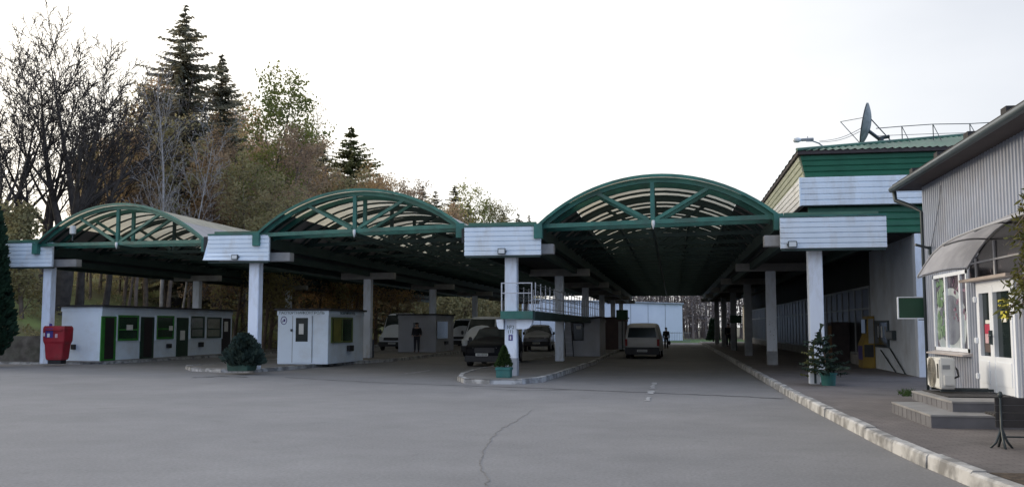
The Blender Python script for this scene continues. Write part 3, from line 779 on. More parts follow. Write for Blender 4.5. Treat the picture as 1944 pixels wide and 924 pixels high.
D.box(e1_ + .002, e1_ + .05, a, b, zl, zl + t_); D.box(e1_ + .002, e1_ + .05, a, b, zh - t_, zh); D.box(e1_ + .002, e1_ + .05, a, a + t_, zl + t_, zh - t_); D.box(e1_ + .002, e1_ + .05, b - t_, b, zl + t_, zh - t_)
D.box(e1_ + .002, e1_ + .045, a + (b - a) * .5 - .03, a + (b - a) * .5 + .03, zl + t_, zh - t_)
M_olive = mat('olive_frame', (.12, .16, .03), (.09, .12, .025), scale=3, rough=.4)
wi = D.build('window', M_olive, T)
D = MB(base); D.box(e1_ + .003, e1_ + .02, a + t_, b - t_, zl + t_, zh - t_); D.build('pane', M_glassgreen, wi)
D = MB(base); D.box(e1_ + .021, e1_ + .026, a + .10 * (b - a), a + .46 * (b - a), zl + t_, zh - t_)
D.build('blind', mat('olive_blind', (.20, .19, .035), (.14, .14, .03), scale=3, rough=.7), wi)
a, b, zl, zh = side_rect(658, 666, 655, 666, e1_)
D = MB(base); D.box(e1_ + .002, e1_ + .15, a, b, zl, zh); D.build('switch_box', M_black, T, bevel=.01)
# worn booth behind it
nc = G(827, 668, .13); e1_, d0_ = nc.x, nc.y
e0_ = PD(756, 640, d0_).x; zt_ = PD(827, 598, d0_).z; d1_ = PE(861, 630, e1_).y
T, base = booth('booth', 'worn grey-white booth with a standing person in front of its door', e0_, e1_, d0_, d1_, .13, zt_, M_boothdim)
a, b, zl, zh = front_rect(781, 799, 609, 668, d0_)
D = MB(base); D.box(a, b, d0_ - .03, d0_ - .002, zl, zh); dd = D.build('door', M_boothdim, T)
D = MB(base); D.box(a + .12, b - .12, d0_ - .034, d0_ - .031, zl + 1.0, zh - .1); D.build('door_glass', M_glass, dd)
a, b, zl, zh = side_rect(829, 849, 610, 642, e1_)
D = MB(base); D.box(e1_ + .002, e1_ + .04, a, b, zl, zh); wi = D.build('window', M_glass, T)
a, b, zl, zh = side_rect(843, 848, 647, 653, e1_)
D = MB(base); D.box(e1_ + .002, e1_ + .12, a, b, zl, zh); D.build('switch_box', M_black, T)
# booths on the third island
nc = G(1139, 676, .14); e1_, d0_ = nc.x, nc.y
e0_ = PD(1072, 640, d0_).x; zt_ = PD(1139, 604, d0_).z
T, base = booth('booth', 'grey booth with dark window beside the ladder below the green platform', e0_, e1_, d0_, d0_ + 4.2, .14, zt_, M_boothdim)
a, b, zl, zh = front_rect(1087, 1108, 612, 646, d0_)
D = MB(base); D.box(a, b, d0_ - .04, d0_ - .002, zl, zh); wi = D.build('window', M_cardark, T)
D = MB(base); D.box(a + .05, b - .05, d0_ - .043, d0_ - .041, zl + .05, zh - .05); D.build('pane', M_glass, wi)
a2, b2, zl2, zh2 = front_rect(1094, 1103, 618, 624, d0_)
D = MB(base); D.box(a2, b2, d0_ - .046, d0_ - .0435, zl2, zh2); D.build('notice', M_paper, wi)
a, b, zl, zh = front_rect(1087, 1112, 650, 674, d0_)
D = MB(base); D.box(a, b, d0_ - .012, d0_ - .002, zl, zh); D.build('panel', M_boothdim, T)
# ladder leaning by the booth
l0 = PD(1074, 672, d0_ - .6); l1 = PD(1083, 672, d0_ - .6)
lt0 = PD(1069, 606, d0_ - .14); lt1 = PD(1078, 606, d0_ - .14)
LD = thing('ladder', Vector((l0.x, l0.y, .14)), 'narrow steel ladder leaning between grey column and booth', 'ladder')
lb = Vector((l0.x, l0.y, .14)); W_ = Vector((.40, 0, 0))
top = Vector((lt0.x + .0, d0_ - .10, lt0.z + .1))
for s in (0, 1):
    m1 = MB(lb); m1.bar(lb + W_ * s, top + W_ * s, .05, .05, up=(1, 0, 0)); m1.build('rail', M_cardark, LD)
for k in range(7):
    t = (k + .6) / 7.2; m1 = MB(lb); a = lb.lerp(top, t); m1.bar(a, a + W_, .03, .03); m1.build('rung', M_steel, LD)
nc = G(1186, 663, .14); e1_, d0_ = nc.x, nc.y
e0_ = PD(1148, 640, d0_).x; zt_ = PD(1186, 604, d0_).z
T, base = booth('booth', 'dark maroon booth between the grey booth and the beige van', e0_ - .3, e1_, d0_, d0_ + 4.5, .14, zt_, M_boothred)
a, b, zl, zh = front_rect(1174, 1186, 608, 662, d0_)
D = MB(base); D.box(a, b, d0_ - .02, d0_ - .002, .14, zh); D.build('door', M_boothdim, T)
# ------------------------------------------------------------------ main building on the right
WE = 7.29
nb = PE(1741, 714, WE); bd0 = 30.3
base = Vector((WE, bd0, .15))
T = thing('station_building', base, 'two-storey checkpoint building with green and white siding and green metal roof', 'building')
UE, UD = 3.95, 30.0                       # upper storey's near left corner
uc = PD(1521, 391, UD); UE = uc.x; zWB = uc.z; zWT = PD(1521, 337, UD).z; zEV = PD(1521, 288, UD).z
# ground floor: side wall with glazed bays, bright end pier
box_part('side_wall', M_white if False else mat('grey_white_render', (.64, .69, .76), (.54, .59, .66), scale=.8, rough=.8, dirt=(.35, .35, .36), dscale=.5), T, WE, 20, bd0 + .35, 37.2, .15, 5.2, off=base)
box_part('end_pier', M_column, T, WE - .02, WE + 1.6, bd0, bd0 + .345, .15, PD(1740, 443, bd0).z, off=base)
box_part('plinth', M_concrete, T, WE - .04, 20, 37.22, 96, .15, .55, off=base)
box_part('upper_wall', M_deck, T, WE, 20, 37.22, 96, 3.2, 5.2, off=base)
box_part('dark_interior', M_deck, T, WE + .5, 20, 37.22, 96, .56, 3.18, off=base)
for k in range(20):
    y0 = 37.3 + k * 2.9
    if y0 > 93: break
    D = MB(base); t_ = .09
    for a, b, c, d_ in ((y0, y0 + 2.9, .56, .56 + t_), (y0, y0 + 2.9, 3.1, 3.19), (y0, y0 + .14, .65, 3.1), (y0 + 1.4, y0 + 1.5, .65, 3.1), (y0 + .14, y0 + 1.4, 2.3, 2.38), (y0 + 1.5, y0 + 2.9, 2.3, 2.38)):
        D.box(WE - .03, WE + .05, a, b, c, d_)
    f = D.build('window', M_lamp, T)
    D = MB(base); D.box(WE + .0, WE + .015, y0 + .14, y0 + 2.9, .66, 3.1); D.build('pane', M_galglass, f)
# two-storey part above the walkway
UL = 66
box_part('walkway_ceiling', M_deck, T, UE + .1, 20, UD + .6, UD + UL, 4.45, 4.6, off=base)
# lower green band, recessed under the white band
D = MB(base); ribbed_panel(D, UE + .25, 20, UD + .32, PD(1700, 442, UD + .32).z, zWB + .0, 4, th=.1); D.build('lower_green_siding', M_sidinggreen, T)
# white band: front and left side
D = MB(base); ribbed_panel(D, UE, 20, UD, zWB, zWT, 5, th=.1); D.build('white_siding_band', M_white, T)
def ribbed_side(mb, e, y0, y1, z0, z1, n, depth=.035, e_top=None):
    h = (z1 - z0) / n; P = []
    for k in range(n):
        a = z0 + k * h
        P += [(0, a + .001), (-depth, a + h * .10), (-depth, a + h * .80), (0, a + h * .93), (0, a + h - .001)]
    sh = lambda z: 0 if e_top is None else (e_top - e) * (z - z0) / (z1 - z0)
    k = len(P); vs = [(e + a + sh(b), y0, b) for a, b in P] + [(e + a + sh(b), y1, b) for a, b in P]
    vs += [(e + .1, y0, z0), (e + .1 + sh(z1), y0, z1), (e + .1, y1, z0), (e + .1 + sh(z1), y1, z1)]
    fs = [(i + 1, k + i + 1, k + i, i) for i in range(k - 1)]
    b0, t0, b1, t1 = 2 * k, 2 * k + 1, 2 * k + 2, 2 * k + 3
    fs += [(b0, b1, t1, t0), tuple([t0] + list(reversed(range(k))) + [b0]), tuple([b1] + list(range(k, 2 * k)) + [t1])]
    mb.add(vs, fs)
D = MB(base); ribbed_side(D, UE - .0, UD + .102, UD + UL, zWB, zWT, 5); D.build('white_siding_band', M_whiteglow, T)
box_part('corner_trim', M_white, T, UE - .045, UE - .002, UD - .045, UD + .10, zWB, zWT, off=base)
# green upper band flaring outwards to the eave
ef = .16
D = MB(base)
P = siding_profile(0, zWT + .01, zEV - .12, 4)
k = len(P); H_ = zEV - .12 - zWT
fl = lambda z: ef * (z - zWT) / H_
vs = [(UE + .16 - fl(z), UD + .12 + y - fl(z) * .9, z) for y, z in P] + [(20, UD + .12 + y - fl(z) * .9, z) for y, z in P]
D.add(vs, [(i, k + i, k + i + 1, i + 1) for i in range(k - 1)])
D.build('upper_green_siding', M_sidinggreen, T)
D = MB(base); ribbed_side(D, UE + .16, UD + .14, UD + UL, zWT + .01, zEV - .12, 4, e_top=UE)
D.build('upper_green_siding', mat('sunset_tinted_siding', (.52, .54, .40), (.44, .46, .34), scale=1.5, rough=.5), T, label='pale yellowish side band')  # side of the green band: sunset glow put into a pale yellow colour
D = MB(base); a = PD(1568, 305, UD + .0)
P2 = [(a.x, UD - .06 - 0, zWT + .02), (a.x + .06, UD - .06, zWT + .02), (a.x + .06, UD - .06 - fl(zEV - .13) * .9, zEV - .13), (a.x, UD - .06 - fl(zEV - .13) * .9, zEV - .13)]
# eave and hip roof of ribbed green sheet
box_part('core', M_deck, T, UE + .4, 19.9, UD + .5, UD + UL - .1, 4.61, zEV - .15, off=base)
rx0, ry0 = UE - .12, UD - .22
box_part('eave_board', M_fasciabrown, T, rx0 + .03, 20, ry0 + .03, UD + UL, zEV - .115, zEV - .01, off=base)
rp = PD(1862, 257, UD + 4.2)              # where the hip meets the ridge
ridge_x = rp.x; rise = rp.z - zEV
D = MB(base)
# front plane with corrugations: rows from the eave up to the ridge, wave across x
rows = []
nx = 240; 
run = 4.2
for i in range(nx + 1):
    x = rx0 + (21 - rx0) * i / nx
    wv = .022 * (1 if (i % 3) == 0 else -1 if (i % 3) == 1 else 0)
    s1 = min(1.0, (x - rx0) / (ridge_x - rx0))          # up to the hip line
    rows.append([(x, ry0 + run * s1 * t, zEV + rise * s1 * t + wv) for t in (0, .33, .66, 1)])
D.grid(rows); D.f = [tuple(reversed(f)) for f in D.f]
D.build('roof', M_roofgreen, T)
D = MB(base); rows = []
for j in range(200):
    y = ry0 + (UL + .3) * j / 199
    s1 = min(1.0, (y - ry0) / run); wv = .022 * (1 if j % 3 == 0 else -1 if j % 3 == 1 else 0)
    rows.append([(rx0 + (ridge_x - rx0) * s1 * t, y, zEV + rise * s1 * t + wv) for t in (0, .5, 1)])
D.grid(rows); D.build('roof', M_roofgreen, T)
D = MB(base); D.tube([(rx0, ry0, zEV + .03), (ridge_x, ry0 + run, zEV + rise + .03)], .05, 6); D.build('hip_cap', M_roofgreen, T)
# roof railing
def roofz(x, y):
    s1 = min((y - ry0) / run, 1) * rise; s2 = min((x - rx0) / (ridge_x - rx0), 1) * rise
    return zEV + min(s1, s2)
RL = thing('roof_railing', PD(1780, 275, 32.2), 'thin wire railing on the green metal roof', 'railing')
rb = RL.location.copy()
tops = [PD(x, y, 32.2) for x, y in ((1663, 244), (1712, 240), (1771, 236), (1841, 235), (1895, 232))]
mids = [PD(x, y, 32.2) for x, y in ((1665, 258), (1720, 256), (1775, 254), (1845, 252), (1895, 248))]
m1 = MB(rb)
for a, b in zip(tops, tops[1:]): m1.tube([a, b], .016, 4)
for a, b in zip(mids, mids[1:]): m1.tube([a, b], .010, 4)
m1.build('rail', M_gutter, RL)
for p in tops[1:]:
    m1 = MB(rb); m1.tube([(p.x, p.y, roofz(p.x, p.y) - .02), p], .018, 4); m1.tube([(p.x + .12, p.y - .5, roofz(p.x + .12, p.y - .5) - .02), p], .012, 4); m1.build('post', M_gutter, RL)
# satellite dish seen edge-on
c0 = PD(1638, 238, 33.0); top_ = PD(1647, 196, 33.0); bot_ = PD(1632, 276, 33.0)
DS = thing('satellite_dish', Vector((c0.x, c0.y, roofz(c0.x, c0.y))), 'large weathered satellite dish seen edge-on on the green roof', 'dish')
db = DS.location.copy()
axis_up = (top_ - bot_).normalized(); Rr = (top_ - bot_).length / 2; cen = (top_ + bot_) / 2
vv = Vector((cen.x, cen.y, 0)).normalized(); nrm = Vector((-vv.y, vv.x, 0)) * .998 + vv * .05; nrm = (nrm - axis_up * nrm.dot(axis_up)).normalized(); sd = axis_up.cross(nrm).normalized()
m1 = MB(db); rows = []
for i in range(9):
    r_ = Rr * i / 8; dep = .20 * (i / 8) ** 2 - .2
    rows.append([cen + (axis_up * math.cos(6.2832 * j / 28) + sd * math.sin(6.2832 * j / 28)) * r_ + nrm * dep for j in range(29)])
m1.grid(rows)
rows = [[Vector(p) - nrm * .035 for p in r] for r in rows]; m1.grid(rows); 
m1.build('reflector', M_dish, DS, smooth=True)
m1 = MB(db); hub = cen - nrm * .28; foot = Vector((hub.x + .25, hub.y, roofz(hub.x + .25, hub.y)))
m1.tube([foot, foot + Vector((0, 0, .38))], .10, 10); m1.tube([foot + Vector((-.05, 0, .36)), foot + Vector((.28, 0, .42))], .06, 6); m1.tube([foot + Vector((0, 0, .3)), cen - nrm * .18 - axis_up * .2], .06, 6)
m1.tube([cen - nrm * .2 + axis_up * .2, foot + Vector((.5, 0, .05))], .02, 5)
m1.build('mount', M_gutter, DS)
m1 = MB(db); fp = cen + nrm * .75; m1.tube([cen - axis_up * Rr * .9, fp], .015, 4); m1.tube([cen + axis_up * Rr * .1 + sd * Rr * .8, fp], .012, 4); m1.build('feed_arm', M_gutter, DS)
# street lamp over the roof corner
l0 = PD(1566, 281, 30.6); l1 = PD(1543, 268, 30.4); l2 = PD(1518, 268, 30.3)
SLm = thing('street_lamp', Vector((l0.x, l0.y, zEV)), 'grey street lamp head on a short curved arm at the roof corner', 'street lamp')
sb_ = SLm.location.copy()
m1 = MB(sb_); m1.tube([l0 + Vector((.1, .0, -.2)), l0, l0.lerp(l1, .5) + Vector((0, 0, .04)), l1, l1.lerp(l2, .5)], .022, 6); m1.build('arm', M_lamp, SLm)
hd = PD(1534, 265, 30.4); m1 = MB(sb_); ax = Vector((1, 0, .03))
m1.tube([hd + ax * -.22, hd + ax * -.20, hd + ax * .16, hd + ax * .17], [.03, .05, .05, .03], 8); m1.box(hd.x - .02, hd.x + .0, hd.y - .02, hd.y + .02, hd.z + .03, hd.z + .10); m1.build('housing', M_lamp, SLm)
m1 = MB(sb_); m1.tube([hd + ax * -.45, hd + ax * -.42, hd + ax * -.3, hd + ax * -.22], [.03, .075, .085, .05], 10); m1.build('lens', M_lens, SLm, smooth=True)
# wires from the lamp to the dish
for i, (a, b) in enumerate((((1556, 268), (1634, 244)), ((1556, 270), (1632, 250)))):
    p, q = PD(*a, 30.6), PD(*b, 32.9)
    W_ = MB(); pts = [p.lerp(q, t / 8) - Vector((0, 0, .10 * math.sin(math.pi * t / 8))) for t in range(9)]; W_.tube(pts, .009, 4)
    tag(W_.build('cable', M_black), ['upper black wire from street lamp to the satellite dish', 'lower black wire from street lamp to the satellite dish'][i], 'cable', 'wires at the roof corner')

# things along the shaded wall
def wall_box(x0, x1, y0, y1, th):
    a, b, zl, zh = side_rect(x0, x1, y0, y1, WE); return min(a, b), max(a, b), zl, zh
a, b, zl, zh = wall_box(1663, 1689, 608, 659, 0)
NBd = thing('notice_board', Vector((WE, (a + b) / 2, zl)), 'dark framed notice board with papers on the shaded side wall', 'notice board')
nb_ = NBd.location.copy()
box_part('frame', M_gutter, NBd, WE - .06, WE - .003, a, b, zl, zh, bevel=.01, off=nb_)
box_part('glazing', M_glass, NBd, WE - .066, WE - .061, a + .1, b - .1, zl + .08, zh - .08, off=nb_)
for k in range(3):
    y_ = a + .25 + k * (b - a - .5) / 3; box_part('paper', M_paper if k == 1 else M_colfoot, NBd, WE - .072, WE - .067, y_, y_ + .2, zl + .35, zl + .75, off=nb_)
a, b, zl, zh = wall_box(1690, 1702, 627, 645, 0)
NB2 = thing('wall_box', Vector((WE, (a + b) / 2, zl)), 'small dark meter box on the side wall right of the notice board', 'box')
nb_ = NB2.location.copy(); box_part('case', M_gutter, NB2, WE - .14, WE - .003, a, b, zl, zh, bevel=.015, off=nb_); box_part('cover', M_lamp, NB2, WE - .15, WE - .141, a + .05, b - .05, zl + .05, zh - .05, off=nb_)
for i, (p, q) in enumerate((((1672, 664), (1700, 706)), ((1689, 660), (1722, 715)))):
    P, Q = PE(*p, WE - .03), PE(*q, WE - .05)
    m1 = MB(); m1.tube([P, P.lerp(Q, .5) + Vector((-.02, 0, .03)), Q], .022, 5)
    tag(m1.build('wall_pipe', M_gutter), ['thin dark pipe slanting down the wall below the notice board', 'thin dark pipe slanting to the wall foot, nearest the pier'][i], 'pipe', 'slanting pipes on the side wall')
a, b, zl, zh = wall_box(1642, 1662, 600, 686, 0)
AT = thing('payment_terminal', Vector((WE - .3, (a + b) / 2, .15)), 'yellow self-service terminal with dark screen against the side wall', 'terminal')
ab = AT.location.copy(); hh = max(1.8, zh)
y0, y1 = a, min(b, a + .9)
D = MB(ab); D.prism([(WE - .45, y0, .15), (WE - .02, y0, .15), (WE - .02, y0, hh), (WE - .25, y0, hh), (WE - .30, y0, 1.35), (WE - .45, y0, 1.0)], (0, y1 - y0, 0)); D.build('cabinet', M_yellow, AT)
box_part('screen', M_glass, AT, WE - .33, WE - .255, y0 + .1, y1 - .1, 1.42, hh - .12, off=ab)
box_part('front_panel', M_blue, AT, WE - .462, WE - .451, y0 + .1, y1 - .1, .45, .95, off=ab)
box_part('side_panel', M_cardark, AT, WE - .40, WE - .08, y0 - .02, y0 - .002, .55, 1.0, off=ab)
box_part('side_panel', M_lamp, AT, WE - .24, WE - .06, y0 - .02, y0 - .002, 1.05, hh - .1, off=ab)
# a few lower fittings further back along the walkway
a, b, zl, zh = wall_box(1596, 1612, 630, 682, 0)
VT = thing('vending_cabinet', Vector((WE - .4, a, .15)), 'dim brownish vending cabinet further back along the walkway', 'vending cabinet')
vb = VT.location.copy()
box_part('cabinet', M_fasciabrown, VT, WE - .75, WE - .05, a - .5, a + .5, .15, 1.85, bevel=.02, off=vb); box_part('front_panel', mat('orange_brown_panel', (.22, .11, .05), (.16, .08, .04), scale=3), VT, WE - .77, WE - .752, a - .4, a + .4, .3, 1.7, off=vb)

# ------------------------------------------------------------------ near grey corrugated shop
g0 = G(1870, 740, .52); GE = g0.x
gfar = PE(1758, 500, GE).y; zEave = PE(1758, 332, GE).z
base = Vector((GE, g0.y, .15))
S = thing('shop_building', base, 'grey corrugated steel shop with white glazed door and curved awning', 'building')
def gr_rect(x0, x1, y0, y1): return side_rect(x0, x1, y0, y1, GE)
wa, wb, wzl, wzh = gr_rect(1842, 1777, 517, 666)          # window opening
da, db_, dzl, dzh = gr_rect(1937, 1864, 530, 744)          # door opening
dzl = .52
wa, wb = min(wa, wb), max(wa, wb); da, db_ = min(da, db_), max(da, db_)
def corrugated(mb, e, y0, y1, z0, z1, pitch=.155, dep=.035):
    n = max(1, round((y1 - y0) / pitch)); pts = []
    for k in range(n):
        a = y0 + (y1 - y0) * k / n; p = (y1 - y0) / n
        pts += [(e, a), (e, a + p * .30), (e - dep, a + p * .42), (e - dep, a + p * .88)]
    pts.append((e, y1))
    vs = [(x, y, z0) for x, y in pts] + [(x, y, z1) for x, y in pts]; k = len(pts)
    mb.add(vs, [(i + 1, i, k + i, k + i + 1) for i in range(k - 1)])
fl_a, fl_b, fl_z0, fl_z1 = db_ - 2.9, db_ + .25, dzh + .10, 3.40       # fanlight zone over the door
D = MB(base)
corrugated(D, GE, wb, gfar, .15, zEave); corrugated(D, GE, wa, wb, .15, wzl); corrugated(D, GE, wa, wb, wzh, zEave)
corrugated(D, GE, db_, wa, .15, zEave); corrugated(D, GE, da, db_, fl_z1, zEave); corrugated(D, GE, 3.0, da, .15, zEave); corrugated(D, GE, da, db_, .15, dzl)
D.build('corrugated_wall', M_greywall, S)
box_part('core', M_deck, S, GE + .12, 15, 3.0, gfar - .02, .15, zEave, off=base)
D = MB(base); corr_end = D.box(GE, 15, gfar - .015, gfar, .15, zEave); D.build('end_wall', M_greywall, S)
# roof with deep eave
ee = PE(1713, 357, GE - .46); ez = ee.z
box_part('soffit', M_fasciabrown, S, GE - .46, GE + .1, 3, gfar + .55, ez + .02, ez + .09, off=base)
D = MB(base); D.prism([(GE - .52, gfar + .6, ez + .095), (GE - .52, gfar + .6, ez + .17), (9.8, gfar + .6, ez + 2.2), (15, gfar + .6, ez + .17), (15, gfar + .6, ez + .095), (9.8, gfar + .6, ez + 2.1)], (0, -(gfar - 2.4), 0)); D.build('roof', M_roofdark, S)
D = MB(base); D.tube([(GE - .53, gfar + .62, ez + .06), (GE - .53, 3, ez + .06)], .07, 8); D.build('gutter', M_gutter, S, smooth=True)
for k in range(5):
    q = gfar - 1.2 - k * 1.9; D = MB(base); D.box(GE - .50, GE - .28, q, q + .25, ez + .17, ez + .27); D.build('snow_guard', M_roofdark, S)
D = MB(base); pd_ = [Vector((GE - .50, gfar + .5, ez + .0)), Vector((GE - .48, gfar + .48, ez - .20)), Vector((GE - .20, gfar + .2, ez - .38)), Vector((GE - .06, gfar - .02, ez - .52)), Vector((GE - .06, gfar - .02, .25))]
D.tube(pd_, [.05, .05, .05, .035, .03], 8); D.build('downpipe', M_gutter, S, smooth=True)
# window
D = MB(base); t_ = .07
for a, b, c, d_ in ((wa, wb, wzl, wzl + t_), (wa, wb, wzh - t_, wzh), (wa, wa + t_, wzl, wzh), (wb - t_, wb, wzl, wzh)): D.box(GE - .05, GE + .06, a, b, c, d_)
x1_ = PE(1800, 600, GE).y; x2_ = PE(1828, 600, GE).y
for q in (x1_, x2_): D.box(GE - .048, GE + .058, q - .05, q + .05, wzl + t_ + .001, wzh - t_ - .001)
wn = D.build('window', M_pvc, S)
D = MB(base); D.box(GE + .0, GE + .02, wa + t_, wb - t_, wzl + t_, wzh - t_); D.build('pane', mat('window_film', (.12, .10, .12), (.05, .04, .055), scale=2.5, rough=.1, spec=.7, lo=.45, hi=.55), wn)
# decal film: big pale cup with green leaves
def disc(mb, cy, cz, ry, rz, x, n=28, a0=0, a1=6.2832):
    vs = [(x, cy, cz)] + [(x, cy + ry * math.cos(a0 + (a1 - a0) * i / n), cz + rz * math.sin(a0 + (a1 - a0) * i / n)) for i in range(n + 1)]
    mb.add(vs, [(0, i + 2, i + 1) for i in range(n)])
def clampy(mb, lo, hi):
    mb.v = [(v[0], max(lo - base.y, min(hi - base.y, v[1])), v[2]) for v in mb.v]
zc_ = PE(1800, 605, GE).z
D = MB(base); disc(D, (wa + wb) / 2 + .1, zc_ - .1, 1.05, .72, GE - .003); clampy(D, wa + t_ + .01, wb - t_ - .01)
D.build('decal', mat('decal_pale', (.50, .54, .56), (.36, .42, .44), scale=3, rough=.25), wn)
D = MB(base); disc(D, (wa + wb) / 2 + .1, zc_ - .02, .80, .50, GE - .006); clampy(D, wa + t_ + .01, wb - t_ - .01)
D.build('decal', mat('decal_mid', (.22, .24, .28), (.14, .15, .19), scale=3, rough=.25), wn)
D = MB(base); rr = random.Random(3)
for k in range(46):
    yy = rr.uniform(x1_ + .06, wb - t_ - .1); zz = rr.choice([rr.uniform(wzh - .62, wzh - .12), rr.uniform(wzl + .30, wzl + .75)]); disc(D, yy, zz, rr.uniform(.05, .12), rr.uniform(.05, .10), GE - .009 - k * .0001, n=7)
clampy(D, x1_ + .05, wb - t_ - .01)
D.build('decal', mat('decal_leaf_green', (.26, .36, .24), (.10, .19, .10), scale=4, rough=.3), wn)
D = MB(base)
for k in range(40):
    yy = rr.uniform(wa + t_ + .05, x2_ + .6); zz = rr.uniform(wzh - .95, wzh - .12); disc(D, yy, zz, rr.uniform(.015, .06), rr.uniform(.015, .05), GE - .009 - k * .0001, n=7)
clampy(D, wa + t_ + .01, x1_ - .05)
D.build('decal', mat('decal_berry', (.33, .22, .30), (.12, .06, .10), scale=4, rough=.3), wn)
D = MB(base); D.prism([(GE - .20, wa - .1, wzl - .07), (GE - .20, wa - .1, wzl - .045), (GE - .0, wa - .1, wzl - .003), (GE - .0, wa - .1, wzl - .07)], (0, wb - wa + .2, 0)); D.build('window_sill', mat('sill_metal', (.55, .5, .48), (.48, .43, .42), rough=.4), S)
# door
dh = dzh - dzl
def dpx(x): return PE(x, 640, GE).y
D = MB(base); t_ = .09
mull = (dpx(1890) + dpx(1898)) / 2
for a, b, c, d_ in ((da, db_, dzh - t_, dzh), (da, da + t_, dzl, dzh - t_), (db_ - t_, db_, dzl, dzh - t_)): D.box(GE - .07, GE + .05, a, b, c, d_)
dr_ = D.build('door', M_pvc, S)
zmid = PE(1890, 676, GE).z
D = MB(base)
D.box(GE - .09, GE + .03, mull - .10, mull + .10, dzl + .01, dzh - t_ - .002)
for y0, y1 in ((da + t_ + .002, mull - .102), (mull + .102, db_ - t_ - .002)):
    D.box(GE - .085, GE + .02, y0, y1, dzl + .01, zmid); D.box(GE - .085, GE + .02, y0, y1, dzh - t_ - .12, dzh - t_ - .002)
    D.box(GE - .095, GE - .084, y0 + .08, y1 - .08, dzl + .14, zmid - .08)
D.box(GE - .085, GE + .02, da + t_ + .002, da + t_ + .10, zmid, dzh - t_ - .12); D.box(GE - .085, GE + .02, db_ - t_ - .10, db_ - t_ - .002, zmid, dzh - t_ - .12)
D.build('door_leaf', M_pvc, dr_, bevel=.004)
D = MB(base)
for y0, y1 in ((da + t_ + .1, mull - .10), (mull + .10, db_ - t_ - .1)): D.box(GE - .02, GE - .0, y0, y1, zmid, dzh - t_ - .12)
D.build('door_glass', M_glass, dr_)
for z_ in (dzl + .25, dzl + dh * .46, dzl + dh * .84):
    D = MB(base); D.box(GE - .12, GE - .071, db_ - .05, db_ + .05, z_ - .05, z_ + .05); D.build('hinge', M_pvc, dr_, bevel=.01)
D = MB(base); z_ = PE(1893, 640, GE).z; D.box(GE - .14, GE - .091, mull - .03, mull + .02, z_ - .12, z_ + .12); D.tube([(GE - .14, mull, z_ + .03), (GE - .15, mull - .16, z_ + .03)], .014, 6); D.build('handle', M_gutter, dr_)
def sign_on_door(x0, x1, y0, y1, m, nm, th=.0):
    a = PE(x0, (y0 + y1) / 2, GE).y; b = PE(x1, (y0 + y1) / 2, GE).y
    c = PE((x0 + x1) / 2, y1, GE).z; d_ = PE((x0 + x1) / 2, y0, GE).z
    D = MB(base); D.box(GE - .03 - th, GE - .022 - th, min(a, b), max(a, b), c, d_); return D.build(nm, m, dr_), (a + b) / 2, (c + d_) / 2
sign_on_door(1898, 1920, 568, 581, M_yellowlabel, 'sticker'); sign_on_door(1903, 1917, 590, 604, M_yellowlabel, 'sticker'); sign_on_door(1905, 1914, 604, 611, M_paper, 'sticker')
sign_on_door(1873, 1885, 615, 633, M_redlabel, 'sticker'); sign_on_door(1874, 1884, 633.5, 651, mat('pink_paper', (.62, .42, .46), (.5, .3, .34), scale=9, rough=.8), 'sticker'); sign_on_door(1874, 1884, 652, 668, M_boothred, 'sticker'); sign_on_door(1874, 1882, 607, 614, M_paper, 'sticker'); sign_on_door(1874, 1881, 551, 555, M_paper, 'sticker')
s_, sy_, sz_ = sign_on_door(1899, 1919, 573, 577, M_ink, 'sticker_print', .009)
# dark fanlight above the door with thin frame
fz0, fz1 = PE(1880, 527, GE).z, 3.42
box_part('lintel_shelf', mat('beige_lintel', (.42, .36, .33), (.34, .29, .27), rough=.6), S, GE - .28, GE - .04, da - .3, PE(1850, 523, GE).y, fz0 - .05, fz0, off=base)
AW = thing('awning', Vector((GE, g0.y, 2.7)), 'curved pale grey sheet awning with thin frame over the shop door and window', 'awning')
ab = AW.location.copy()
# wall arch through photo pixels (wall plane) and outer arch (90 cm out, lower)
inner_px = [(1838, 507), (1849, 488), (1861, 470), (1875, 451), (1890, 436), (1912, 420), (1940, 405)]
outer_px = [(1742, 525), (1758, 499), (1772, 480), (1790, 464), (1815, 450), (1850, 436), (1895, 421)]
inn = [PE(x, y, GE - .06) for x, y in inner_px]; out = [PE(x, y, GE - .95) for x, y in outer_px]
# carry the arch on past the frame, down to its other springing
def mirror_arch(P):
    yc = P[-1].y - .45; return P + [Vector((p.x, 2 * yc - p.y, p.z)) for p in reversed(P)]
inn = mirror_arch(inn); out = mirror_arch(out)
rows = [[i_.lerp(o_, k / 6) + Vector((0, 0, .05 * math.sin(math.pi * k / 6))) for i_, o_ in zip(inn, out)] for k in range(7)]
m1 = MB(ab); m1.grid(rows); m1.build('sheet', M_awn, AW, smooth=True)
m1 = MB(ab); m1.tube(inn, .022, 6); m1.tube(out, .016, 6); m1.build('arch_rim', M_boothdim, AW)
for k in (0, 3, 5):
    m1 = MB(ab); m1.tube([r[k] - Vector((0, 0, .025)) for r in rows], .016, 6); m1.build('strut', M_steel, AW)
